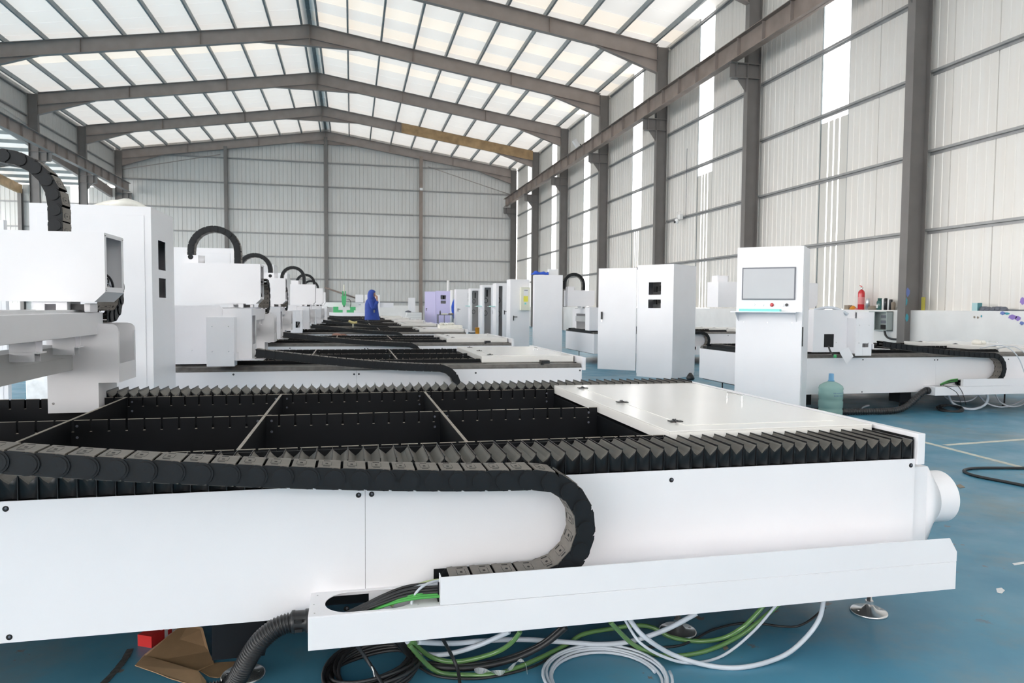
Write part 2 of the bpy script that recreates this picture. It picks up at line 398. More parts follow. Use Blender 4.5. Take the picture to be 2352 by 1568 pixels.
# left side: cladding only above the crane beam, columns, open below to the annex
wl = MB().box(XL-.06, -24, 8.9, XL+.04, 48.2, 9.0); wall_left = struct('wall_left', wl, STEELG)
pml = panel(1.0, 10.8, 10.8, 9.0, CLADE).mesh('cladding_panel', CLADE)
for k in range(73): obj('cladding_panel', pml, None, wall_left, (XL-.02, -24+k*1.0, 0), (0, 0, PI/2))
for y in COLY:
    c = obj('steel_column', cmesh, None, wall_left, (-13.85, y, 0)); obj('crane_bracket', cor[-1], None, c)
for a, b in zip(COLY, COLY[1:]):
    for z in (9.55, 10.5): obj('girt', girt_mesh(b-a-.12), None, wall_left, (XL+.05, a+.06, z), (0, 0, PI/2))
# unseen front wall behind the camera, its high opening made up to admit light
fw = MB().box(XL, -24.2, 0, -11, -24, 10.7).box(9, -24.2, 0, XR, -24, 10.7).box(-11, -24.2, 0, 9, -24, 7.6); struct('wall_front', fw, CLAD)
# roof
rc = MB().prism([(XRIDGE-.05, 12.60), (XRIDGE+.05, 12.60), (XRIDGE+.25, 12.66), (XRIDGE, 12.72), (XRIDGE-.25, 12.66)], 'y', -24, 48.6); ceiling = struct('ceiling', rc, PURL)
def roof_panel(side, w_, m_):
    mb = MB(); x1 = (XR+.25) if side > 0 else XL-.25
    ys = [(0, 0), (w_-.06, 0), (w_-.05, -.012), (w_-.01, -.012), (w_, 0)]
    vs = []
    for y_, dz in ys: vs += [(XRIDGE, y_, roofz(XRIDGE)+dz), (x1, y_, roofz(x1)+dz)]
    mb.add(vs, [((2*i, 2*i+1, 2*i+3, 2*i+2) if side < 0 else (2*i+2, 2*i+3, 2*i+1, 2*i)) for i in range(len(ys)-1)])
    return mb.mesh('roof_panel', m_)
rp = {(s, k): roof_panel(s, 1.0, m_) for s in (1, -1) for k, m_ in ((0, ROOF), (1, ROOFW))}
for k in range(73):
    y = -24+k
    for s in (1, -1):
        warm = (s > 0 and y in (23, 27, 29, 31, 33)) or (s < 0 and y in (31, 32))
        obj('roof_panel', rp[(s, 1 if warm else 0)], None, ceiling, (0, y, 0))
pmm = {}
def purlin(L):
    k = round(L, 3)
    if k not in pmm:
        mb = MB(); mb.box(-.0, 0, 0, .004, L, .18); mb.box(0, 0, 0, .07, L, .004); mb.box(0, 0, .176, .07, L, .18); mb.box(.066, 0, 0, .07, L, .02)
        pmm[k] = mb.mesh('purlin', PURL)
    return pmm[k]
offs = [.28]+[1.45+1.335*i for i in range(9)]
yr = [-24, -18, -12, -6]+COLY
for a, b in zip(yr, yr[1:]):
    for s in (1, -1):
        for o_ in offs:
            xx = XRIDGE+s*o_
            if xx > XR-.1 or xx < XL+.1: continue
            o = obj('purlin', purlin(b-a), None, ceiling, (xx, a, roofz(xx)-.20)); 
            if s < 0: o.scale = (-1, 1, 1)
def rafter(side, orange=False):
    mb = MB(); x1 = 10.70 if side > 0 else -13.65
    zt = lambda x: roofz(x)-.20
    L = abs(x1-XRIDGE); dep = .52
    pts_t = [XRIDGE, x1]
    xs = [XRIDGE, XRIDGE+side*1.9, XRIDGE+side*3.5, XRIDGE+side*(L-2.4), x1]
    bot = [zt(xs[0])-.80, zt(xs[1])-dep, zt(xs[2])-dep, zt(xs[3])-dep, zt(xs[4])-.98]
    # straight bottom flange, plus haunches at the ends
    main = [(XRIDGE, zt(XRIDGE)), (x1, zt(x1)), (x1, zt(x1)-dep), (XRIDGE, zt(XRIDGE)-dep)]
    mb.prism(main, 'y', -.006, .006, 0)
    def flange(xa, za, xb, zb, wd, t=.014, mi=0):
        mb.add([(xa, -wd, za), (xb, -wd, zb), (xb, wd, zb), (xa, wd, za), (xa, -wd, za+t), (xb, -wd, zb+t), (xb, wd, zb+t), (xa, wd, za+t)],
               [(0, 3, 2, 1), (4, 5, 6, 7), (0, 1, 5, 4), (1, 2, 6, 5), (2, 3, 7, 6), (3, 0, 4, 7)], mi)
    flange(XRIDGE, zt(XRIDGE), x1, zt(x1), .10); flange(XRIDGE, zt(XRIDGE)-dep-.014, x1, zt(x1)-dep-.014, .10)
    return mb
def haunch(xa, xb, side, end):
    zt = lambda x: roofz(x)-.20-.534
    mb = MB(); dz = .42 if end == 'eave' else .28
    mb.prism([(xa, zt(xa)), (xb, zt(xb)), (xb, zt(xb)-dz)], 'y', -.005, .005)
    za, zb = zt(xa), zt(xb)-dz
    mb.add([(xa, -.09, za-.012), (xb, -.09, zb-.012), (xb, .09, zb-.012), (xa, .09, za-.012), (xa, -.09, za), (xb, -.09, zb), (xb, .09, zb), (xa, .09, za)],
           [(0, 3, 2, 1), (4, 5, 6, 7), (0, 1, 5, 4), (1, 2, 6, 5), (2, 3, 7, 6), (3, 0, 4, 7)])
    return mb
raf = {s: rafter(s).mesh('rafter', STEELG) for s in (1, -1)}
hm = {}
for s in (1, -1):
    x1 = 10.70 if s > 0 else -13.65
    hm[s, 'e'] = haunch(x1-s*2.3, x1, s, 'eave').mesh('haunch', STEELG); hm[s, 'r'] = haunch(XRIDGE+s*1.9, XRIDGE, s, 'ridge').mesh('haunch', STEELG)
    mb = MB()
    for q in (4.1, 8.3): 
        xx = XRIDGE+s*q; mb.box(xx-.006, -.095, roofz(xx)-.72, xx+.006, .095, roofz(xx)-.21)
    hm[s, 's'] = mb.mesh('splice_plate', RUSTB)
for i, y in enumerate(COLY):
    for s in (1, -1):
        r_ = obj('rafter', raf[s], None, ceiling, (0, y, 0))
        obj('haunch', hm[s, 'e'], None, r_); obj('haunch', hm[s, 'r'], None, r_); obj('splice_plate', hm[s, 's'], None, r_)
        if abs(y-42) < .1 and s > 0:
            xa, xb = 2.85, 10.69; dep = .56
            z_ = lambda x: roofz(x)-.20
            mb = MB().prism([(xa, z_(xa)+.004), (xb, z_(xb)+.004), (xb, z_(xb)-dep), (xa, z_(xa)-dep)], 'y', -.112, -.10)
            obj('primer_plate', mb, RUST, r_)
    pl = MB().box(XRIDGE-.012, y-.11, roofz(XRIDGE)-1.02, XRIDGE+.012, y+.11, roofz(XRIDGE)-.18); obj('ridge_plate', pl, RUSTB, ceiling)
# annex on the left: lower roof, far wall with one lit strip
anx = MB().box(-27, YE, 0, XL, YE+.2, 1.2); wall_annex = struct('wall_annex', anx, MASON)
k = 0; x = -26.6
while x < XL-.02:
    x1 = min(x+1.0, XL)
    if not (-16.7 < x < -15.8 or False):
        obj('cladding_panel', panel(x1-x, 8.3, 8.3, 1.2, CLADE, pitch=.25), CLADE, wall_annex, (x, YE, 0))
    else:
        wn = MB().box(0, 0, 1.2, x1-x, .02, 8.3); struct('window_12', wn, STRIP, loc=(x, YE+.05, 0))
    x = x1
for z in (2.9, 4.32, 5.8, 7.27): obj('girt', girt_mesh(12.4), None, wall_annex, (-26.6, YE-.08, z))
for xx in (-19.2,): obj('steel_column', column_mesh(8.0, COLG, .3, .2), COLG, wall_annex, (xx, YE-.25, 0), (0, 0, PI/2))
az = lambda y: 8.25+.06*(48.2-y)
ar = MB().box(-27, 18, az(18)+.20, -26.9, 18.1, az(18)+.25); annex_roof = struct('ceiling_annex', ar, PURL)
for k in range(13):
    x0 = -27+k; mb = MB(); mb.add([(0, -24, 8.3), (1, -24, 8.3), (1, 18, az(18)+.19), (0, 18, az(18)+.19), (1, 48.5, az(48.5)+.19), (0, 48.5, az(48.5)+.19)], [(3, 2, 1, 0), (5, 4, 2, 3)])  # front stretch is unseen, run forward to block the open sky
    mb.box(0, 18, az(18)+.15, .01, 18.02, az(18)+.19)
    obj('roof_panel', mb, ROOF, annex_roof, (x0-.06, 0, 0))
y = 47.6; pa = MB().box(0, 0, 0, 12.6, .004, .16).box(0, 0, 0, 12.6, .07, .004).mesh('purlin', PURL)
while y > 20: obj('purlin', pa, None, annex_roof, (-27, y, az(y)-.0)); y -= 1.5
for xx, m_ in ((-14.3, STEELG), (-19.2, RUST)):
    mb = MB(); a, b = 30.0, 48.0
    mb.add([(-.09, a, az(a)-.55), (.09, a, az(a)-.55), (.09, b, az(b)-.55), (-.09, b, az(b)-.55), (-.09, a, az(a)-.03), (.09, a, az(a)-.03), (.09, b, az(b)-.03), (-.09, b, az(b)-.03)],
           [(0, 3, 2, 1), (4, 5, 6, 7), (0, 1, 5, 4), (1, 2, 6, 5), (2, 3, 7, 6), (3, 0, 4, 7)]); obj('rafter', mb, m_, annex_roof, (xx, 0, 0))

# ------------------------------------------------------------------ the laser cutting machines
LX, RX = -2.05, 2.16
CACHE = {}
def cached(key, fn, *mats):
    if key not in CACHE: CACHE[key] = fn().mesh(key, *mats)
    return CACHE[key]
PITCH = .0755
def link_mb():
    mb = MB()
    for sy in (-1, 1):
        def pr(pol, ya, yb, mi=0): mb.prism(pol, 'y', ya*sy, yb*sy, mi)
        pr([(-.043, -.030), (-.030, -.033), (.010, -.033), (.010, .033), (-.030, .033), (-.043, .030), (-.034, .018), (-.031, 0), (-.034, -.018)], .050, .0545)
        rnd = [(.0185+.0335*math.cos(a_), .0335*math.sin(a_)) for a_ in [(-.62+1.24*k/12)*PI for k in range(13)]]
        pr(rnd, .0545, .0585)
        pr([(.0185+.0290*math.cos(2*PI*k/22), .0290*math.sin(2*PI*k/22)) for k in range(22)], .0585, .0590, 2)
        pr([(.0185+.0272*math.cos(2*PI*k/22), .0272*math.sin(2*PI*k/22)) for k in range(22)], .0585, .0608)
        pr([(.0185+.0200*math.cos(2*PI*k/18), .0200*math.sin(2*PI*k/18)) for k in range(18)], .0608, .0610, 0)
        star = [(.0185+(.0045 if k % 2 else .0018)*math.sin(PI*k/5), (.0045 if k % 2 else .0018)*math.cos(PI*k/5)) for k in range(10)]
        pr(star, .0610, .0613, 2)
        for zz in (.025, .0185, -.0185, -.025):
            w_ = .017 if abs(zz) > .02 else .011
            pr([(-.036, zz-.0013), (-.036+w_, zz-.0013), (-.036+w_, zz+.0013), (-.036, zz+.0013)], .0545, .0551, 2)
    for z0, z1 in ((.030, .0345), (-.0345, -.030)):
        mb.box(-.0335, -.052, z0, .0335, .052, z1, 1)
        zt = z1+.0005 if z0 > 0 else z0-.0005; zz = z1 if z0 > 0 else z0
        for yy in (-.036, .036): mb.box(-.018, yy-.003, zz, .002, yy+.003, zt, 2)
        mb.box(-.022, -.022, zz, -.021, .022, zt, 2); mb.box(.006, -.022, zz, .007, .022, zt, 2); mb.box(-.022, -.0225, zz, .007, -.0215, zt, 2); mb.box(-.012, -.006, zz, -.004, .006, zt, 2)
    return mb
def resample(pts, d):
    P = [Vector(p) for p in pts]; out = [P[0]]; acc = 0; cur = P[0]
    for q in P[1:]:
        while (q-cur).length >= d-acc and (q-cur).length > 1e-9:
            cur = cur+(q-cur).normalized()*(d-acc); out.append(cur); acc = 0
        acc += (q-cur).length; cur = q
    return out
def link_chain(parent, name, path, plane, off, label=None):
    """path: 2-D points (u, z); plane 'xz' at y=off or 'yz' at x=off. Each link is a piece of its own."""
    nodes = resample([(u, 0, z) for u, z in path], PITCH)
    rod = MB(); 
    ins = [(p.x, off, p.z) if plane == 'xz' else (off, p.x, p.z) for p in nodes]
    rod.tube(ins, .012, 6); ch = obj(name, rod, CABLE, parent)
    if label: ch['label'] = label
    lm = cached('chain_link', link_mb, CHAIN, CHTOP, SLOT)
    for a, b in zip(nodes, nodes[1:]):
        c = (a+b)/2; d = b-a; ang = math.atan2(-d.z, d.x)
        if plane == 'xz': obj('chain_link', lm, None, ch, (c.x, off, c.z), (0, ang, 0))
        else:
            o = obj('chain_link', lm, None, ch, (off, c.x, c.z)); o.rotation_mode = 'XYZ'; o.rotation_euler = (Matrix.Rotation(PI/2, 3, 'Z') @ Matrix.Rotation(ang, 3, 'Y')).to_euler()
    return ch
def bellows_mb(x0, x1, y0, y1, zlo, zb=.662, zp=.742, zv=.712):
    """pleated cover: a stiff ridge every 53 mm, V valleys between, front and rear skirts"""
    mb = MB(); n = int((x1-x0)/.053); p = (x1-x0)/n; rings = []; S = [(0, 1), (.06, .72), (.25, .38), (.5, 0), (.75, .38), (.94, .72)]
    for i in range(n):
        for t, h in S:
            if i == n-1 and t > .9: pass
            x = x0+(i+t)*p; jit = (random.random()-.5)*.004 if h < .9 else 0
            z = zv+(zp-zv)*h+jit; iy = .022*(1-h) + (jit if h < .5 else 0); cz = z-.006-.030*(1-h)
            rings.append([(x, y0+iy, zb), (x, y0+iy, cz), (x, y0+.004*(1-h), z-.004*(1-h)), (x, y0+.012, z), (x, y1-.012, z+.002), (x, y1-.004*(1-h), z-.003), (x, y1-iy, cz), (x, y1-iy, zb)])
    k = len(rings); m = 8; vs = [q for r_ in rings for q in r_]
    for j in range(m-1):
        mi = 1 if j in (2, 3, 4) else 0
        mb.add([], []); base = None
    o = len(mb.v); mb.v += vs
    for i in range(k-1):
        for j in range(m-1):
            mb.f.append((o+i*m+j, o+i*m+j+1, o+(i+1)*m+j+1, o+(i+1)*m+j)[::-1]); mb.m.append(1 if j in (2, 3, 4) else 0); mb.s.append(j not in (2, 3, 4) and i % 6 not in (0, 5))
    # ridge seams: thin stitched lips
    for i in range(n+1):
        x = x0+i*p if i < n else x1-.002
        mb.box(x-.0012, y0-.003, zb-.004, x+.0012, y0+.003, zp-.004, 0); mb.box(x-.0012, y0, zp-.006, x+.0012, y1, zp+.004, 0)
        mb.box(x-.0012, y1-.003, zb-.004, x+.0012, y1+.003, zp-.004, 0)
    return mb
PLX = [-2.0, -1.195, -.39, .42]   # cross plates
def slat_rail_mb(y, x0=-2.0, x1=1.215):
    mb = MB(); mb.box(x0, y-.004, .575, x1, y+.004, .69, 0)
    x = x0+.035; prev = x0
    def tooth(a, b):
        mb.box(a, y-.004, .69, b, y+.004, .739, 0); mb.box(a, y-.0042, .739, b, y+.0042, .7405, 1)
    while x < x1:
        tooth(prev, x-.005); mb.box(x-.005, y-.0042, .6885, x+.005, y+.0042, .6905, 1); prev = x+.005; x += .0712
    tooth(prev, x1); mb.box(x0, y+.004, .575, x1, y+.03, .580, 0)
    return mb
def ring_plate(rect, stad, z, t, n=48):
    """flat plate with a stadium-shaped hole; rect (x0,y0,x1,y1), stad (cx0,cx1,cy,r)"""
    x0, y0, x1, y1 = rect; a, b, cy, r = stad; inner = []; outer = []
    cx = (a+b)/2
    for k in range(n):
        t_ = 2*PI*k/n; dx, dy = math.cos(t_), math.sin(t_)
        ccx = b if dx > 0 else a; inner.append((ccx+r*dx, cy+r*dy))
    for (ix, iy) in inner:
        dx, dy = ix-cx, iy-cy
        s = min([((x1 if dx > 0 else x0)-cx)/dx if abs(dx) > 1e-6 else 1e9, ((y1 if dy > 0 else y0)-cy)/dy if abs(dy) > 1e-6 else 1e9])
        outer.append((cx+dx*s, cy+dy*s))
    # snap nearest to the corners
    for c in ((x0, y0), (x1, y0), (x1, y1), (x0, y1)):
        k = min(range(n), key=lambda i: (outer[i][0]-c[0])**2+(outer[i][1]-c[1])**2); outer[k] = c
    vs = []; 
    for zz in (z, z-t):
        vs += [(x, y, zz) for x, y in outer]+[(x, y, zz) for x, y in inner]
    fs = []
    for k in range(n):
        q = (k+1) % n
        fs += [(k, q, n+q, n+k), (2*n+k, 3*n+k, 3*n+q, 2*n+q), (n+k, n+q, 3*n+q, 3*n+k), (k, 2*n+k, 2*n+q, q)]
    return vs, fs
def bolt_mb():
    return MB().lathe([(.0088, 0), (.0088, -.0008)], (0, 0, 0), 16, 'y', 0).lathe([(.0040, -.0008), (.0038, -.003), (.002, -.0031)], (.0015, 0, .0015), 10, 'y', 1)
def foot_parts(root, x, y, zt=.20, zb=.235, wd=.13):
    me = cached('foot_%g' % zt, lambda: MB().lathe([(.072, 0), (.072, .008), (.066, .012), (.030, .016), (.014, .034), (.0095, .034), (.0095, zt)], n=28)
                .lathe([(.017, .040), (.017, .052)], n=6, sm=False).lathe([(.0045, .0125), (.0045, .0145)], (.05, 0, 0), 8).lathe([(.0045, .0125), (.0045, .0145)], (-.05, 0, 0), 8), STEEL)
    obj('levelling_foot', me, None, root, (x, y, 0))
    mb = MB().box(x-wd/2, y-.09, zt-.012, x+wd/2, y+.09, zb+.01); obj('leg_block', mb, BLACK, root)

def plate_with_window(mb, ax, pos, u0, v0, u1, v1, wu0, wv0, wu1, wv1, t=.004, mi=0):
    """rectangular sheet in plane ax=pos with a rectangular opening, as four strips"""
    def bx(a, b, c, d):
        if ax == 'x': mb.box(pos-t, a, b, pos, c, d, mi)
        elif ax == 'y': mb.box(a, pos, b, c, pos+t, d, mi)
    bx(u0, v0, wu0, v1); bx(wu1, v0, u1, v1); bx(wu0, v0, wu1, wv0); bx(wu0, wv1, wu1, v1)

def gantry(root, gx, box, detail=2, ztop=1.62, side_win=True, nearwin=False, backw=.62):
    """bridge over the bed. gx: right face of its feet. box: (x0, x1, y) of the head cover"""
    bx0, bx1, by = box
    mb = MB(); mb.box(gx-.40, .05, 1.085, gx-.10, 1.84, 1.20); gan = obj('gantry', mb, WHITE, root, bevel=.002)
    lb = MB().box(gx-.36, .05, .90, gx-.22, 1.76, 1.03).box(gx-.352, .05, .965, gx-.218, 1.76, .969, 0); obj('lower_beam', lb, GREYW, gan)
    for yy in (1.05, 1.50):
        q = MB(); q.box(gx-.22, yy, 1.035, gx-.12, yy+.004, 1.085); q.box(gx-.22, yy+.07, 1.035, gx-.12, yy+.074, 1.085); q.box(gx-.22, yy, 1.03, gx-.11, yy+.09, 1.036)
        q.box(gx-.22, yy, .995, gx-.125, yy+.004, 1.03); q.box(gx-.22, yy+.06, .995, gx-.125, yy+.064, 1.03); obj('beam_bracket', q, WHITE, gan)
    tr = MB().box(gx-.36, .1, 1.2, gx-.32, 1.80, 1.215).box(gx-.17, .1, 1.2, gx-.14, 1.80, 1.215); obj('linear_rail', tr, STEEL, gan)
    # far foot on the rear rail: a folded sheet housing, open to the right through a round-cornered window
    f = MB(); x0, x1, y0, y1 = gx-.34, gx, 1.75, 2.05
    rr = .035; corner = [(x1-rr+rr*math.sin(a), 1.14-rr+rr*math.cos(a)) for a in (0, .4, .8, 1.2, PI/2)]
    f.prism([(x0, .675), (gx-.10, .675), (gx-.10, .83), (x1, .83)]+corner[::-1]+[(x0, 1.14)], 'y', y0, y0+.004)
    f.prism([(x0, .675), (gx-.10, .675), (gx-.10, .83), (x1, .83)]+corner[::-1]+[(x0, 1.14)], 'y', y1-.004, y1)
    ya, yb = y0+.0042, y1-.0042; f.box(x0+.0002, ya, .675, x0+.004, yb, 1.139); f.box(gx-.104, ya, .675, gx-.1002, yb, .829); f.box(gx-.10, ya, .8302, x1-.0045, yb, .834)
    f.box(x1-.004, ya, .8302, x1-.0002, yb, .93); f.box(x1-.004, ya, .93, x1-.0002, ya+.014, 1.10); f.box(x1-.004, yb-.014, .93, x1-.0002, yb, 1.10)
    obj('far_foot_housing', f, WHITE, gan)
    f = MB().box(gx-.20, y0+.01, .84, gx-.19, y1-.01, 1.10).box(gx-.19, y0+.02, .85, gx-.08, y0+.1, 1.05); obj('foot_interior', f, GREYW, gan)
    if detail > 1: obj('screw', MB().lathe([(.007, 0), (.006, -.003)], (x0+.025, y0, .725), 10, 'y'), STEEL, gan)
    # near foot on the front rail
    f = MB()
    f.prism([(gx-backw, .735), (gx-.24, .735), (gx-.24, 1.21), (gx-.262, 1.235), (gx-backw, 1.235)], 'y', -.02, .0)
    f.box(gx-backw+.0005, .0005, .7355, gx-backw+.02, .26, 1.2345); f.box(gx-.28, .0005, .7355, gx-.2405, .26, 1.2)
    obj('near_foot_back', f, WHITE, gan)
    f = MB()
    if nearwin: plate_with_window(f, 'y', -.17, gx-.345, .70, gx-.125, 1.14, gx-.25, .80, gx-.17, .92)
    else: f.box(gx-.345, -.17, .725, gx-.125, -.166, 1.14)
    f.box(gx-.3448, -.1655, .7255, gx-.341, -.0205, 1.1395); f.box(gx-.129, -.1655, .7255, gx-.1252, -.0205, 1.1395); f.box(gx-.3405, -.1655, 1.136, gx-.1295, -.0205, 1.1395); f.box(gx-.3405, -.1655, .7255, gx-.1295, -.0205, .729)
    obj('near_foot_front', f, WHITE, gan, bevel=.002)
    if nearwin: obj('foot_interior', MB().box(gx-.33, -.04, .74, gx-.14, -.02, 1.1).tube(spline([(gx-.24, -.1, .78), (gx-.21, -.08, .86), (gx-.18, -.1, .90)]), .008, 6), BLACK, gan)
    f = MB(); f.box(gx-.235, -.045, .77, gx, -.041, 1.21); f.box(gx-.235, .25, .77, gx, .254, 1.21); f.box(gx-.235, -.0408, 1.206, gx-.0045, .2498, 1.2098)
    plate_with_window(f, 'x', gx-.0002, -.0408, .77, .2498, 1.2098, .0, .90, .20, 1.15); f.box(gx-.16, -.04, .78, gx-.15, .25, 1.2)
    obj('near_foot_housing', f, WHITE, gan)
    if detail > 1:
        f = MB().box(gx-.305, -.1712, .845, gx-.165, -.17, 1.065); obj('access_plate', f, WHITE, gan)
        f = MB()
        for u, v in ((gx-.30, .85), (gx-.17, .85), (gx-.30, 1.06), (gx-.17, 1.06), (gx-.49, .85)): f.lathe([(.005, 0), (.004, -.004)], (u, -.171 if u > gx-.4 else -.02, v), 8, 'y')
        obj('screw', f, STEEL, gan)
    f = MB().box(gx-.12, -.19, .775, gx+.11, -.02, .779).box(gx-.12, -.19, .775, gx-.11, -.02, .84); obj('chain_shelf', f, WHITE, gan)
    # head cover: folded box with a chamfered lower right corner and an open side window
    z0 = 1.255; z1 = ztop; d = .30; f = MB(); ch = .05
    prof = [(bx0, z0), (bx1-ch, z0), (bx1, z0+ch), (bx1, z1), (bx0, z1)]
    f.prism(prof, 'y', by, by+.003); f.prism(prof, 'y', by+d-.003, by+d)
    e = .0032; f.box(bx0+e, by+e, z1-.003, bx1-e, by+d-e, z1-.0002); f.box(bx0+.0002, by+e, z0+e, bx0+.003, by+d-e, z1-e); f.box(bx0+e, by+e, z0+.0002, bx1-ch, by+d-e, z0+.003)
    f.add([(bx1-ch, by+e, z0+.0003), (bx1-ch, by+d-e, z0+.0003), (bx1-.0003, by+d-e, z0+ch), (bx1-.0003, by+e, z0+ch)], [(0, 3, 2, 1)])
    plate_with_window(f, 'x', bx1-.0002, by+e, z0+ch, by+d-e, z1-.0002, by+.03, z0+ch+.025, by+d-.03, z1-.02, .003)
    hc = obj('head_cover', f, WHITE, gan)
    f = MB().box(bx1-.16, by+.01, z0+.02, bx1-.15, by+d-.01, z1-.01).box(bx1-.15, by+.004, z0+.15, bx1-.10, by+d-.004, z0+.19); obj('cover_interior', f, GREYW, gan)
    if detail > 1:
        f = MB(); f.tube(spline([(bx1-.10, by+.03, z0+.19), (bx1-.02, by+.12, z0+.13), (bx1-.012, by+.17, z0+.06)]), .006, 6)
        f.tube(spline([(bx1-.12, by+.04, z0+.12), (bx1-.02, by+.10, z0+.12), (bx1-.03, by+.10, z0+.07)]), .004, 6); obj('cable', f, CABLE, gan)
        obj('cable', MB().tube(spline([(bx1-.03, by+.03, z0+.065), (bx1-.02, by+.10, z0+.095), (bx1-.02, by+.19, z0+.06)]), .004, 6), MILKY, gan)
        f = MB()
        for yy in (by+.012, by+d-.012):
            for zz in (z0+ch+.012, z1-.010): f.lathe([(.006, 0), (.005, .004)], (bx1, yy, zz), 8, 'x')
        obj('screw', f, STEEL, gan)
    # neck below the cover and the drive motor
    nx = bx1-.33
    f = MB(); plate_with_window(f, 'y', by+.02, nx, 1.20, nx+.15, z0, nx+.05, 1.205, nx+.10, z0-.012); f.box(nx+.0002, by+.0242, 1.20, nx+.003, by+.0998, z0); f.box(nx+.147, by+.0242, 1.20, nx+.1498, by+.0998, z0); f.box(nx, by+.1, 1.20, nx+.15, by+.2, z0); obj('carriage_neck', f, WHITE, gan)
    obj('drive_motor', MB().box(nx+.155, by+.06, 1.203, nx+.215, by+.16, 1.243), CARBON, gan); obj('motor_housing', MB().box(nx+.215, by+.05, 1.202, nx+.245, by+.16, 1.247), WHITE, gan, bevel=.006)
    mcx = bx0+.02
    f = MB().box(mcx, by+.06, z1, mcx+.15, by+.22, z1+.085).lathe([(.05, 0), (.05, .083)], (mcx+.15, by+.14, z1), 16); obj('motor_cover', f, WHITE, gan)
    # energy chains: arch over the cover (xz) and the loop beside it (yz)
    cxr = bx1-.24; Rr = .234; zc = z1+.14
    path = [(cxr, z1-.02), (cxr, zc)]+[(cxr-Rr+Rr*math.cos(a*PI/24), zc+Rr*math.sin(a*PI/24)*.98) for a in range(1, 25)]+[(cxr-2*Rr, z1+.02)]
    link_chain(gan, 'arch_chain', path, 'xz', by+.12)
    yl = 1.95; rl = .16; zl = 1.178
    path = [(1.845, zl), (yl-.02, zl)]+[(yl+rl*math.sin(a*PI/12), zl+rl-rl*math.cos(a*PI/12)) for a in range(1, 13)]+[(by+d-.05, zl+2*rl)]
    link_chain(gan, 'loop_chain', path, 'yz', gx-.135) if detail > 0 else None
    return gan

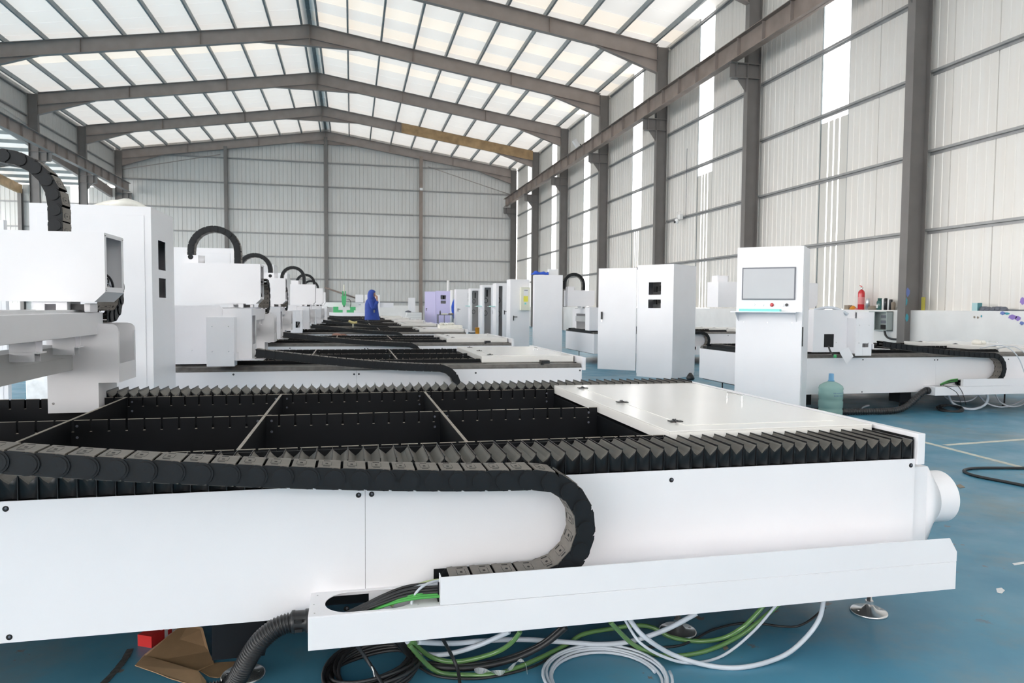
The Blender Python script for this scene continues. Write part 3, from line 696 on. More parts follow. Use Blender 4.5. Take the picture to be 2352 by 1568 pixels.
def machine(dx, Y, gx, box, label, ztop=1.66, bellows=True, detail=2, nearwin=False, hood_on=False, tray=True):
    root = thing('laser_cutting_machine', label, 'laser cutter', (dx, Y, 0), 0, 'white laser cutting machines of the hall')
    # frame: black bed box with open trough
    f = MB(); f.box(LX, .004, .235, -.095, .10, .66); f.box(.060, .004, .235, RX, .10, .66); f.box(-.095, .004, .305, .060, .10, .66); f.box(LX, 1.98, .235, RX, 2.07, .66); f.box(LX, .1, .235, LX+.05, 1.98, .70); f.box(1.215, .1, .235, 1.25, 1.98, .70); f.box(RX-.05, .1, .235, RX, 1.98, .70)
    f.box(LX, .10, .225, RX, 1.98, .26); f.box(LX, .10, .655, 1.215, .24, .662); f.box(LX, 1.86, .655, 1.215, 1.98, .662)
    f.box(LX, .236, .30, 1.215, .244, .734); f.box(LX, 1.86, .30, 1.215, 1.868, .734)
    obj('bed_frame', cached('bed_frame', lambda: f, BLACK), None, root)
    pn = cached('side_panel_a', lambda: MB().box(LX, -.003, .235, -.10, 0, .662).box(-.10, -.003, .305, .0408, 0, .662), WHITE); obj('side_panel', pn, None, root)
    pn = cached('side_panel_b', lambda: MB().box(.042, -.003, .305, .065, 0, .662).box(.065, -.003, .235, RX+.004, 0, .662), WHITE); obj('side_panel', pn, None, root)
    pn = cached('side_panel_c', lambda: MB().box(LX, 2.075, .235, RX+.004, 2.078, .662), WHITE); obj('side_panel', pn, None, root)
    pn = cached('end_panel', lambda: MB().box(0, .0, .235, .004, 2.075, .66), WHITE); obj('end_panel', pn, None, root, (LX-.004, 0, 0)); obj('end_panel', pn, None, root, (RX, 0, 0))
    bm = cached('panel_bolt', bolt_mb, SLOT, BEZEL)
    for x, z in ((.020, .628), (.062, .629), (1.127, .626), (2.145, .636), (-1.0, .640), (-1.0, .252), (-.02, .252)):
        obj('bolt', bm, None, root, (x, -.003, z))
    ep = cached('end_plate', lambda: MB().box(RX+.006, -.012, .640, RX+.040, 2.085, .762), WHITE); obj('end_plate', ep, None, root, bevel=.002)
    # exhaust hood and collar on the right end
    def hood():
        m = MB(); a = [(RX+.004, .012, .30), (RX+.004, .26, .30), (RX+.004, .26, .625), (RX+.004, .012, .625)]
        b = [(RX+.078, y, z) for _, y, z in a]
        m.loft([a, b], 0, False)
        n = 48; cy, cz, r_ = .135, .465, .108
        def sq(k):
            t = 2*PI*k/n+PI/4; dx_, dz_ = math.cos(t), math.sin(t); s = 1/max(abs(dx_), abs(dz_))
            return (RX+.078, .136+dx_*s*.124, .4625+dz_*s*.1625)
        m.loft([[sq(k) for k in range(n)], [(RX+.165, cy+r_*math.cos(2*PI*k/n+PI/4), cz+r_*math.sin(2*PI*k/n+PI/4)) for k in range(n)]], 0, True)
        return m
    ho = obj('exhaust_hood', cached('exhaust_hood', hood, WHITE), None, root) if hood_on else None
    if ho: obj('duct_collar', cached('duct_collar', lambda: MB().lathe([(.106, .15), (.106, .257)], (RX, .135, .465), 48, 'x', cap=False).lathe([(.106, .257), (.100, .257)], (RX, .135, .465), 48, 'x', cap=False, sm=False).lathe([(.100, .257), (.100, .15)], (RX, .135, .465), 48, 'x', cap=False), WHITE), None, ho)
    if bellows:
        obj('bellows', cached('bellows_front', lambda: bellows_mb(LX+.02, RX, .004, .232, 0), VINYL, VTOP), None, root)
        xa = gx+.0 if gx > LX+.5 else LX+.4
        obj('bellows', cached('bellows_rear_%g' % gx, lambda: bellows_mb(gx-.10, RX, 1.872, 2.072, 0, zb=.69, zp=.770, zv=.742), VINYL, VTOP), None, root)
    else:
        rl = cached('rail_cover', lambda: MB().prism([(.004, .662), (.004, .675), (.030, .700), (.150, .700), (.170, .69), (.200, .69), (.200, .662)], 'x', LX, RX).box(LX, .16, .69, RX, .2, .705), RAIL)
        obj('rail_cover', rl, None, root); o = obj('rail_cover', rl, None, root, (0, 2.075, 0)); o.scale = (1, -1, 1)
        if detail > 0: obj('rail_stop', MB().box(1.78, .06, .70, 1.86, .15, .73).box(1.76, .02, .69, 1.79, .06, .70), CARBON, root)
    for x in PLX:
        obj('cross_plate', cached('cross_plate', lambda: MB().box(-.006, .26, .57, .006, 1.84, .739).box(-.0062, .26, .739, .0062, 1.84, .7408, 1), BLACK, EDGE), None, root, (x, 0, 0))
    for i, y in enumerate((.262, 1.05, 1.842)):
        sr = obj('slat_rail', cached('slat_rail_%d' % i, lambda: slat_rail_mb(y), BLACK, EDGE), None, root)
        if detail > 1 and i > 0:
            bo2 = cached('rail_bolt', lambda: MB().lathe([(.006, 0), (.005, -.004)], (0, 0, 0), 8, 'y'), BEZEL)
            for x in PLX[1:]+[1.17]:
                for dxx in ((-.03, .03) if x < 1.1 else (0,)):
                    for z in (.715, .665): obj('bolt', bo2, None, sr, (x+dxx, y-.004, z))
            obj('rail_cap', MB().box(-.03+PLX[2], y-.004, .7405, PLX[2]+.03, y+.004, .7420), EDGE, sr)
    obj('tray_support', cached('tray_support', lambda: MB().box(-.36, .40, .50, -.28, .95, .505), GALV), None, root); obj('tray_support', cached('tray_support_b', lambda: MB().box(1.10, .40, .48, 1.19, 1.0, .485), BEZEL), None, root)
    # lid over the right end
    def lid():
        m = MB(); m.box(1.222, .222, .755, 2.150, 1.856, .762); m.box(1.222, .222, .712, 1.226, 1.856, .755); m.box(1.222, .222, .704, 2.15, .226, .755); m.box(1.222, 1.852, .712, 2.15, 1.856, .755)
        return m
    ld = obj('bed_lid', cached('bed_lid', lid, LIDW), None, root, bevel=.002)
    ldd = obj('lid_door', cached('lid_door', lambda: MB().box(1.345, .33, .762, 2.05, 1.70, .7645), LIDW), None, ld, bevel=.001)
    hg = cached('lid_hinge', lambda: MB().box(-.028, -.012, 0, -.004, .018, .004).box(.004, -.018, 0, .028, .012, .004).tube([(0, -.022, .005), (0, .022, .005)], .0045, 8).cyl((0, 0, 0), 'z', .003, .004, .012, 8), CARBON)
    for y in (.42, 1.03, 1.66): obj('hinge', hg, None, ld, (1.343, y, .7645))
    hd = cached('lid_handle', lambda: MB().tube(spline([(0, -.075, 0), (0, -.075, .022), (0, -.066, .032), (0, 0, .033), (0, .066, .032), (0, .075, .022), (0, .075, 0)], 6), .004, 8).lathe([(.008, 0), (.008, .003)], (0, -.075, 0), 10).lathe([(.008, 0), (.008, .003)], (0, .075, 0), 10), CHROME)
    obj('handle', hd, None, ld, (1.97, 1.02, .7645))
    # cable tray along the front with its stadium opening
    if tray:
        def tray_mb():
            m = MB(); y0, y1, z0, z1 = -.189, -.004, .211, .315; x0, x1, xm = -.131, 2.19, .267
            vs, fs = ring_plate((x0, y0, xm, y1), (-.006, .116, -.098, .078), z1, .003); m.add(vs, fs)
            m.box(xm, y0, z1-.003, x1, y1, z1); m.box(x0, y0, z0, x1, y0+.003, z1-.003); plate_with_window(m, 'y', y1-.003, x0, z0, x1, z1-.003, -.088, .224, .052, .298, .003); m.box(x0, y0+.003, z0, x0+.003, y1-.003, z1-.003)
            m.box(x0+.003, y0+.0031, z0+.0002, x1, y1-.0031, z0+.003)
            return m
        tr = obj('cable_tray', cached('cable_tray', tray_mb, WHITE), None, root, bevel=.0012)
        lip = cached('tray_lip', lambda: MB().prism([(.267, .3165), (2.190, .3165), (2.190, .352), (2.157, .405), (.267, .405)], 'y', -.1892, -.1862).box(.267, -.1862, .3165, .270, -.15, .405), WHITE)
        obj('tray_lip', lip, None, tr)
        if detail > 1:
            m = MB()
            for x, y in ((-.11, -.03), (-.118, -.10), (-.113, -.165), (.20, -.165)): m.cyl((x, y, .315), 'z', .0025, 0, .0008, 8)
            obj('rivet', m, GREYW, tr)
    # energy chain from the gantry foot to the tray
    bend = .753+(gx+1.2)/2; Rb = .17; cx = bend-Rb; zc = .52; y = -.103
    xs = gx+.04; n = 22
    path = [(xs+(cx-xs)*i/n, .69+.147*(1-i/n)**1.5) for i in range(n+1)]
    path += [(cx+Rb*math.sin(a*PI/20), zc+Rb*math.cos(a*PI/20)) for a in range(1, 21)]+[(.268, .350)]
    link_chain(root, 'energy_chain', path, 'xz', y)
    gantry(root, gx, box, detail, ztop, nearwin=nearwin, backw=.80 if dx > 5 and detail > 1 else .62)
    for x in (2.075, 1.222, -.36, -1.75):
        foot_parts(root, x, .115, .21 if x > 0 else .12, wd=.16 if x < 2 else .15); foot_parts(root, x, 1.95, .21)
    return root

G0 = None
m1 = machine(0, 2.35, -1.2, (-2.15, -1.2, 1.56), 'nearest white laser cutting machine, its open black bed filling the foreground', ztop=1.60, hood_on=True)
m2 = machine(0, 6.5, -.84, (-1.756, -.954, 1.55), 'second white laser cutting machine of the row, just behind the nearest one', ztop=1.68, bellows=False)
ROW = [(.16, 10.3, -1.12, (-1.55, -1.20, 1.70), 'third laser cutting machine of the long row, with a brown glove lying on its rail', 1.67, False),
       (.14, 14.45, -.945, (-1.45, -.92, 1.75), 'fourth laser cutting machine of the row, with a square window in its gantry foot', 1.69, True),
       (.05, 18.6, -.80, (-1.40, -.82, 1.75), 'fifth laser cutting machine of the row, the one behind the yellow tool', 1.70, False),
       (.10, 22.7, -.84, (-1.5, -.95, 1.75), 'sixth laser cutting machine of the row, right in front of the person in blue', 1.66, False),
       (0, 26.9, -1.3, (-2.1, -1.45, 1.75), 'seventh laser cutting machine of the row, just behind the person in blue', 1.62, False),
       (0, 31.0, -1.7, (-2.6, -1.8, 1.75), 'farthest laser cutting machine of the row, in front of the green chucks', 1.6, False)]
for i, (dx, Y, gx, bx, lb, zt, nw) in enumerate(ROW):
    machine(dx, Y, gx, bx, lb, zt, bellows=False, detail=0 if i else 1, nearwin=nw)
m9 = machine(6.985, 7.35, -.90, (-2.18, -.66, 1.35), 'laser cutting machine on the right, behind the screen console and water bottle', ztop=1.60, bellows=False, detail=2, nearwin=True)
m11 = machine(7.15, 14.5, -1.55, (-2.35, -1.7, 1.0), 'laser cutting machine near the right wall, behind the tall cabinet with its door swung open', ztop=1.62, bellows=False, detail=1)
# ------------------------------------------------------------------ cabinets and consoles
def handle_on(parent, x, y, z, lever=True):
    mb = MB().box(x-.014, y-.012, z-.07, x+.014, y, z+.07).box(x-.010, y-.030, z+.02, x+.010, y-.012, z+.05)
    if lever: mb.box(x-.010, y-.034, z+.025, x+.11, y-.022, z+.045)
    obj('door_handle', mb, CARBON, parent)
def cabinet(name, label, cat, loc, rz, w_, d, h, m_=WHITE, front_win=(), side_win=(), panel_line=True, handle=None, group=None, door=None):
    """front looks to local -Y; x runs 0..w_"""
    root = thing(name, label, cat, (loc[0], loc[1], 0), rz, group)
    b = MB(); z0 = .06; t = .004
    # front sheet split around its windows
    def sheet(ax, pos, u0, u1, wins_, sgn):
        def bx(a, zb, c, zt):
            if c-a < 1e-4 or zt-zb < 1e-4: return
            if ax == 'y': b.box(a, pos, zb, c, pos+t*sgn, zt)
            else: b.box(pos, a, zb, pos+t*sgn, c, zt)
        if not wins_: bx(u0, z0, u1, h); return
        a = min(q[0] for q in wins_); c = max(q[2] for q in wins_); bx(u0, z0, a, h); bx(c, z0, u1, h)
        zs = sorted(wins_, key=lambda q: q[1]); cur_ = z0
        for q in zs: bx(a, cur_, c, q[1]); bx(a, q[1], q[0], q[3]); bx(q[2], q[1], c, q[3]); cur_ = q[3]
        bx(a, cur_, c, h)
    sheet('y', 0, 0, w_, front_win, 1); sheet('y', d, 0, w_, (), -1); sheet('x', .0002, t, d-t, (), 1); sheet('x', w_-.0002, t, d-t, side_win, -1)
    b.box(t, t, h-t, w_-t, d-t, h-.0002); b.box(t, t, z0+.0002, w_-t, d-t, z0+t)
    obj('body', b, m_, root)
    obj('plinth', MB().box(.006, .006, 0, w_-.006, d-.006, z0), m_, root)
    if front_win or side_win: obj('interior', MB().box(.05, d*.55, .1, w_-.05, d*.6, h-.05).box(w_*.3, d*.45, .9, w_*.6, d*.55, 1.8), SLOT if not front_win else GREYW, root)
    if panel_line:
        q = MB().box(.045, -.004, .12, w_-.045, -.001, h-.06); dr = obj('door', q, m_, root, bevel=.001)
        if handle: handle_on(dr, handle[0], -.004, handle[1])
    elif handle: handle_on(root, handle[0], 0, handle[1])
    return root
def opening_frame(root, x, y0, z0, y1, z1): pass
# nearest tall cabinet on the left
def sidew(px0, py0, px1, py1, X, Y0):
    a = at(px0, py0, x=X); b = at(px1, py1, x=X); return (a[1]-Y0, b[2], b[1]-Y0, a[2])
FRX, FY = -1.372, 5.45
sw = [sidew(363, 551, 381, 622, FRX, FY), sidew(365, 638, 382, 684, FRX, FY)]
c1 = cabinet('electrical_cabinet', 'tall white electrical cabinet behind the nearest gantry, crumpled foam on top', 'cabinet', (FRX-.76, FY), 0, .76, .64, 1.925, side_win=[(max(.03, a), b, min(.61, c), d) for a, b, c, d in sw], handle=None)
mb = MB(); rs = []
for k in range(10):
    t = k/9; xx = FRX-.40+.36*t; hh = .012+.065*math.sin(PI*min(1, t*1.05))*(.8+.3*random.random()); rs.append([(xx+random.uniform(-.01, .01), FY+.06+.05*math.sin(9*t), 1.928), (xx, FY+.10, 1.928+hh*.8), (xx, FY+.22, 1.928+hh), (xx, FY+.34, 1.928+hh*.6), (xx, FY+.42+.04*math.sin(7*t), 1.928)])
mb.loft(rs, cap=True, closed=True); tag(obj('foam_sheet', mb, STYRO), 'crumpled white foam sheet lying on top of the nearest tall cabinet', 'foam')
cabinet('electrical_cabinet', 'white cabinet showing behind the arched chain of the second machine', 'cabinet', (-2.17, 9.30), 0, .76, .60, 1.93)
cabinet('electrical_cabinet', 'white cabinet between the second and third machines on the left', 'cabinet', (-2.06, 12.80), 0, .76, .70, 1.93)
cabinet('electrical_cabinet', 'white cabinet behind the gantry of the fourth machine, half hidden', 'cabinet', (-2.18, 16.85), 0, .76, .75, 1.955)
q = at(8, 505, y=8.8); cabinet('electrical_cabinet', 'white cabinet edge at the far left border of the photo, beside the nearest one', 'cabinet', (q[0]-.75, 8.8), 0, .75, .08, float(q[2]))
# low white box far back and galvanised sheet box behind the nearest machine
q = at(5, 870, z=0); q2 = at(60, 870, z=0); wb = thing('white_chiller_box', 'low white box standing on the pale blue floor under the gantry beam, far left', 'box', (q[0], q[1], 0))
obj('box_body', MB().box(0, 0, .02, q2[0]-q[0], .5, .95), WHITE, wb, bevel=.004); obj('box_door', MB().box(.03, -.006, .06, q2[0]-q[0]-.03, -.001, .90), WHITE, wb, bevel=.001)
q = at(58, 845, y=5.0); q2 = at(150, 845, y=5.0); gb_ = thing('galvanised_box', 'shiny galvanised sheet box behind the nearest machine, under its gantry beam', 'box', (q[0], 5.0, 0))
obj('box_body', MB().box(0, 0, 0, q2[0]-q[0], .28, q[2]-.012), GALV, gb_, bevel=.003); obj('box_lid', MB().box(-.006, -.006, q[2]-.012, q2[0]-q[0]+.006, .286, q[2]), GALV, gb_, bevel=.002)
# screen console on the right
def vecz(dx, dy): return math.atan2(dy, dx)
RZ1 = R(-42)
con = cabinet('operator_console', 'white operator console with a grey screen and a red stop button', 'console', (3.991, 6.835), RZ1, .655, .52, 1.885, panel_line=False)
scz = (1.335, 1.672)
fr = obj('screen', MB().box(.055, -.012, scz[0], .585, 0, scz[1]), BEZEL, con, bevel=.003); obj('display', MB().box(.068, -.014, scz[0]+.014, .572, -.012, scz[1]-.014), SCREEN, fr)
sh = MB().box(-.02, -.20, 1.205, .62, 0, 1.215).prism([(0, 1.205), (-.16, 1.205), (0, 1.11)], 'x', .02, .024).prism([(0, 1.205), (-.16, 1.205), (0, 1.11)], 'x', .60, .604)
shf = obj('keyboard_shelf', sh, WHITE, con)
obj('keyboard_tray', MB().box(.06, -.16, 1.215, .46, -.04, 1.24), TEAL, con)
def button(u, v, m_, r_=.013, dz=.012, nm='button'): obj(nm, MB().lathe([(r_, 0), (r_, -dz), (r_*.8, -dz-.003)], (u, 0, v), 16, 'y'), m_, con)
button(.18, 1.283, WHITE, .013, .003); button(.27, 1.283, WHITE, .013, .003)
rb = obj('stop_button_ring', MB().lathe([(.019, 0), (.019, -.006), (.011, -.008)], (.36, 0, 1.283), 20, 'y'), REDM, con); button(.36, 1.283, REDM, .010, .02, 'stop_button')
button(.46, 1.283, STEEL, .017, .006, 'key_switch'); button(.505, 1.284, CARBON, .015, .016, 'usb_cap')
obj('side_handle', MB().box(.655, .03, .86, .665, .05, 1.06), CARBON, con)
obj('side_door', MB().box(.655, .06, .12, .658, .48, 1.80), WHITE, con)
m_ = MB()
for u in (.08, .32, .56): obj('screw', MB().lathe([(.005, 0), (.004, -.003)], (u, 0, 1.10), 8, 'y'), STEEL, con)
# tall electrical cabinet with its door open
RZ2 = vecz(.427, -.573)
ec = cabinet('electrical_cabinet', 'tall white electrical cabinet with its door swung open and two cut-outs', 'cabinet', (5.02, 11.98), RZ2, .716, .86, 2.0, front_win=[(.23, 1.47, .475, 1.69), (.225, 1.235, .475, 1.385)], panel_line=False)
dr = obj('door', MB().box(-.74, -.02, .10, -.01, .0, 1.955).box(-.73, 0, .11, -.72, .02, 1.94), WHITE, ec, rot=(0, 0, R(12)), bevel=.002)
obj('door_handle', MB().box(-.68, -.045, 1.02, -.65, -.02, 1.16).box(-.675, -.05, 1.09, -.655, -.04, 1.15), CARBON, dr); obj('lock', MB().box(-.678, -.03, .97, -.652, -.02, 1.015), STEEL, dr)
for zz in (1.52, 1.30): obj('breaker', MB().box(.27, .10, zz, .33, .14, zz+.10).box(.36, .10, zz+.02, .42, .14, zz+.12), SLOT, ec)
tag(obj('black_cloth_bundle', MB().lathe([(.06, 0), (.075, .03), (.05, .08), (.02, .12)], (0, 0, 0), 9), CARBON, loc=(5.72, 11.25, 0)), 'small black bundle on the floor beside the cabinet with the open door', 'bag')
# right-hand row, going back
r3 = cabinet('electrical_cabinet', 'wide white cabinet with a blue cloth thrown over its top', 'cabinet', (4.02, 15.50), R(-8), .64, .32, 1.955, panel_line=False)
mb = MB(); rs = []
for k in range(9):
    t = k/8; xx = 4.0+.34*t; yy = 15.56-.07*t; z_ = 1.972; hh = [.02, .07, .085, .06, .05, .06, .07, .04, -.06][k]
    rs.append([(xx, yy-.015, z_-.0+min(0, hh)-.005), (xx, yy-.01, z_+abs(hh)*.8), (xx, yy+.08, z_+abs(hh)), (xx, yy+.2, z_+.02), (xx, yy+.22, z_)])
mb.loft(rs, closed=True); tag(obj('blue_cloth', mb, BLUEC2), 'bright blue cloth crumpled on top of the wide white cabinet', 'cloth')
tag(obj('white_carton', MB().box(0, 0, 0, .22, .12, .14).box(.01, .055, .14, .21, .065, .142), PAPER, loc=(4.38, 15.60, 1.957), bevel=.003), 'small white carton beside the blue cloth on the wide cabinet', 'box')
r3b = cabinet('electrical_cabinet', 'white cabinet with a cream document box hung on it, black lever handle', 'cabinet', (4.50, 20.15), 0, .58, .5, 2.03, handle=(.10, .90))
db = obj('document_box', MB().box(.28, -.16, 1.13, .56, -.01, 1.80), CREAM, r3b, bevel=.006)
obj('paper', MB().box(.36, -.162, 1.56, .50, -.160, 1.74), PAPER, db); obj('paper_heading', MB().box(.38, -.1635, 1.70, .48, -.162, 1.715), BEZEL, db); obj('yellow_label', MB().box(.36, -.162, 1.38, .49, -.160, 1.54), YEL, db); obj('small_label', MB().box(.39, -.162, 1.30, .44, -.160, 1.35), TEAL, db)
def aisle_console(label, x, y, cav, group='white consoles along the right aisle'):
    h = 2.03; w_ = .50; d = .60; root = thing('operator_console', label, 'console', (x, y, 0), 0, group)
    b = MB(); b.box(0, 0, .05, cav[0], .004, h); b.box(cav[1], 0, .05, w_, .004, h); b.box(cav[0], 0, .05, cav[1], .004, .12); b.box(cav[0], 0, h-.10, cav[1], .004, h)
    b.box(.0002, .0042, .05, .004, d-.0042, h); b.box(w_-.004, .0042, .05, w_-.0002, d-.0042, h); b.box(0, d-.004, .05, w_, d, h); b.box(.0042, .0042, h-.004, w_-.0042, d-.0042, h-.0002); b.box(.0042, .0042, .0502, w_-.0042, d-.0042, .054); obj('body', b, WHITE, root)
    obj('plinth', MB().box(.02, .02, 0, w_-.02, d-.02, .05), BLACK, root)
    obj('interior', MB().box(.02, .44, .1, w_-.02, .45, h-.04), GREYW, root)
    obj('breaker', MB().box(cav[0]+.03, .38, 1.55, cav[0]+.08, .44, 1.86), SLOT, root); obj('breaker', MB().box(cav[1]-.09, .38, 1.6, cav[1]-.05, .44, 1.86), SLOT, root)
    for k, (u, v, r_) in enumerate(((.5, 1.45, .07), (.45, .98, .07))):
        c = cav[0]+(cav[1]-cav[0])*u; pts = [(c+r_*math.sin(t*.5), .36+.01*math.sin(t), v+r_*1.3*math.cos(t*.5)) for t in range(0, 14)]
        obj('coiled_wire', MB().tube(pts, .009, 6), CABLE, root)
    pn = obj('side_door', MB().box(cav[1]+.03, -.006, .12, w_-.02, 0, h-.08), WHITE, root); handle_on(pn, cav[1]+.07, -.006, 1.03)
    s_ = obj('keyboard_shelf', MB().box(-.20, .05, 1.22, 0, .55, 1.23).prism([(0, 1.22), (-.14, 1.22), (0, 1.12)], 'y', .06, .064), WHITE, root)
    obj('keyboard_tray', MB().box(-.15, .08, 1.23, -.01, .50, 1.25), TEAL, root)
    return root
aisle_console('open white console with a narrow dark slot, teal tray, nearest of the aisle consoles', 4.82, 23.8, (.09, .22))
aisle_console('open white console with looped wires inside, second of the aisle consoles', 4.75, 26.0, (.07, .32))
aisle_console('open white console behind the orange bucket, third of the aisle consoles', 5.22, 31.6, (.08, .36))
r7 = cabinet('electrical_cabinet', 'pale grey cabinet with a black handle, left of the open consoles', 'cabinet', (4.77, 33.0), 0, .70, .5, 2.02, front_win=[(.56, 1.62, .62, 1.85), (.56, 1.45, .62, 1.56)], panel_line=False)
d7 = obj('door', MB().box(.02, -.006, .1, .40, 0, 1.92), WHITE, r7); handle_on(d7, .09, -.006, 1.05)
lil = cabinet('electrical_cabinet', 'lilac tinted cabinet with its door swung open, behind the workshop cart', 'cabinet', (4.20, 36.3), R(-4), .78, .6, 2.0, LILAC, front_win=[(.25, 1.56, .52, 1.78), (.25, 1.35, .52, 1.50)], panel_line=False)
dl = obj('door', MB().box(-.56, -.02, .08, -.01, 0, 1.96), LILAC, lil, rot=(0, 0, R(-6))); obj('door_handle', MB().box(-.50, -.04, .98, -.47, -.02, 1.12).box(-.50, -.045, 1.09, -.42, -.03, 1.11), CARBON, dl)
obj('breaker', MB().box(.37, .1, 1.58, .45, .14, 1.76), SLOT, lil)
# workshop cart
ca = at(1006, 721, y=33.0); cb = at(1042, 721, y=33.0)
ct = thing('tool_cart', 'dark metal workshop cart in front of the lilac cabinet', 'cart', (ca[0], 33.0, 0))
W_ = cb[0]-ca[0]
for x in (0, W_*.38, W_-.03):
    for y in ((0, .4) if x != W_*.38 else (0,)): obj('leg', MB().box(x, y, .06, x+.03, y+.03, .80), BEZEL, ct)
for x in (0.015, W_-.015):
    for y in (.015, .415): obj('caster', MB().cyl((x, y, .03), 'y', .03, -.012, .012, 12), BLACK, ct)
for z in (.22, .80): obj('shelf', MB().box(0, 0, z, W_, .43, z+.03), BEZEL, ct)
tag(obj('dark_bottle', MB().lathe([(.03, 0), (.03, .13), (.012, .17), (.012, .20)], n=12), CARBON, loc=(ca[0]+.12, 33.15, .83)), 'dark bottle standing on the left end of the workshop cart', 'bottle')
tag(obj('parts_tray', MB().box(0, 0, 0, .26, .22, .05).box(.02, .02, .05, .24, .20, .055), CREAM, loc=(ca[0]+.20, 33.1, .83)), 'cream tray on top of the workshop cart', 'tray')
mb = MB(); 
for k in range(5): mb.lathe([(.03, 0), (.045, .02), (.03, .05), (.01, .07)], (.045*k, .03*math.sin(k*2), 0), 7)
tag(obj('rag_pile', mb, MUD, loc=(ca[0]+.74*W_, 33.2, .83)), 'pile of dull rags on the right end of the cart top', 'rags')
tag(obj('rag_pile', MB().lathe([(.10, 0), (.13, .05), (.08, .12), (.03, .15)], n=9), BEZEL, loc=(ca[0]+.5*W_, 33.2, .25)), 'dark bundle on the lower shelf of the cart', 'rags')
# bucket, leaning tubes, hanging jacket
bk = thing('bucket', 'small orange bucket on the floor in front of the open consoles', 'bucket', (5.45, 30.9, 0)); bk.scale = (1.25, 1.25, 1.35)
obj('bucket_body', MB().lathe([(.085, 0), (.11, .20), (.115, .20), (.115, .215), (.105, .215), (.082, .01)], n=20, cap=False).cyl((0, 0, 0), 'z', .084, 0, .008, 20), ORNG, bk)
obj('bucket_bail', MB().tube([(-.11, 0, .2), (-.09, .03, .10), (0, .118, .06), (.09, .03, .10), (.11, 0, .2)], .004, 6), STEEL, bk)
for lb, px, y, ztop, r_ in (('white tube standing upright behind the lilac cabinet', 1029, 38.5, 2.62, .07), ('short white roll standing right of the lilac cabinet', 1038, 35.7, 2.03, .09), ('white roll standing left of the pale grey cabinet', 1045.5, 33.6, 2.02, .05)):
    p = at(px, 700, y=y); tag(obj('white_roll', MB().lathe([(r_, 0), (r_, ztop-.01), (r_*.9, ztop)], n=16), PAPER, loc=(p[0], y, 0)), lb, 'roll')
p = at(1043, 700, y=34.4); rs = []
for k, (z, w2, dx) in enumerate(((.62, .05, .02), (.8, .09, 0), (1.0, .11, -.02), (1.2, .11, -.03), (1.4, .09, 0), (1.55, .05, .03), (1.62, .02, .03))):
    rs.append([(dx+w2*math.cos(a*PI/5), .06*math.sin(a*PI/5), z) for a in range(10)])
jk = tag(obj('hanging_jacket', MB().loft(rs), BLUEC2, loc=(p[0], 34.4, 0)), 'blue jacket hanging between the lilac and the pale grey cabinets', 'jacket')
obj('stand_pole', MB().cyl((.03, 0, 0), 'z', .015, 0, 1.70, 8).lathe([(.16, 0), (.16, .02), (.03, .03)], (.03, 0, 0), 16), BLACK, jk)

# ------------------------------------------------------------------ person
pp = at(854, 700, y=25.6)
per = thing('person', 'person in a blue hooded coat standing between the machines, hand raised to the face', 'person', (pp[0], 25.6, 0), R(-12))
me = bpy.data.meshes.new('body'); V_ = [(0, 0, .95), (0, 0, 1.12), (0, 0, 1.32), (.01, 0, 1.46), (.03, 0, 1.53), (.05, 0, 1.64), (.045, 0, 1.70),
      (0, -.19, 1.41), (.10, -.27, 1.17), (.22, -.16, 1.38), (.215, -.13, 1.44), (0, .19, 1.41), (.05, .25, 1.15), (.16, .20, .95), (.18, .19, .90),
      (0, -.10, .90), (.02, -.11, .50), (-.02, -.11, .10), (.06, -.11, .035), (.15, -.11, .03), (0, .10, .90), (.02, .11, .50), (-.02, .11, .10), (.06, .11, .035), (.15, .11, .03)]
E_ = [(0, 1), (1, 2), (2, 3), (3, 4), (4, 5), (5, 6), (2, 7), (7, 8), (8, 9), (9, 10), (2, 11), (11, 12), (12, 13), (13, 14), (0, 15), (15, 16), (16, 17), (17, 18), (18, 19), (0, 20), (20, 21), (21, 22), (22, 23), (23, 24)]
Rv = [.14, .13, .15, .06, .06, .095, .075, .07, .05, .034, .03, .07, .05, .034, .03, .09, .065, .045, .045, .035, .09, .065, .045, .045, .035]
me.from_pydata(V_, E_, []); bo = bpy.data.objects.new('body', me); C.objects.link(bo); bo.parent = per
sk = bo.modifiers.new('skin', 'SKIN'); 
for v_, r_ in zip(me.skin_vertices[0].data if me.skin_vertices else [], Rv): v_.radius = (r_, r_)
if not me.skin_vertices:
    import bmesh
    bm_ = bmesh.new(); bm_.from_mesh(me); lay = bm_.verts.layers.skin.verify(); bm_.verts.ensure_lookup_table()
    for v_, r_ in zip(bm_.verts, Rv): v_[lay].radius = (r_, r_)
    bm_.verts[0][lay].use_root = True; bm_.to_mesh(me); bm_.free()
sb = bo.modifiers.new('subdivision', 'SUBSURF'); sb.levels = 1; sb.render_levels = 2; me.materials.append(SKIN)
# trousers and shoes
for s in (-1, 1):
    m = MB(); rs = []
    for z, x, rx, ry in ((.06, -.01, .062, .055), (.30, 0, .066, .06), (.52, .015, .078, .072), (.80, .005, .098, .09), (.98, 0, .12, .10)):
        rs.append([(x+rx*math.cos(a*PI/7), s*.11+ry*math.sin(a*PI/7), z) for a in range(14)])
    obj('trouser_leg', m.loft(rs), DARKC, per)
    m = MB(); rs = []
    for x, h_, w2 in ((-.10, .07, .035), (-.05, .10, .045), (.05, .09, .05), (.14, .06, .048), (.20, .035, .03)):
        rs.append([(x, s*.11+w2*math.cos(a*PI/5), max(.0, h_*.5+h_*.5*math.sin(a*PI/5))) for a in range(10)])
    obj('shoe', m.loft(rs), BLACK, per)
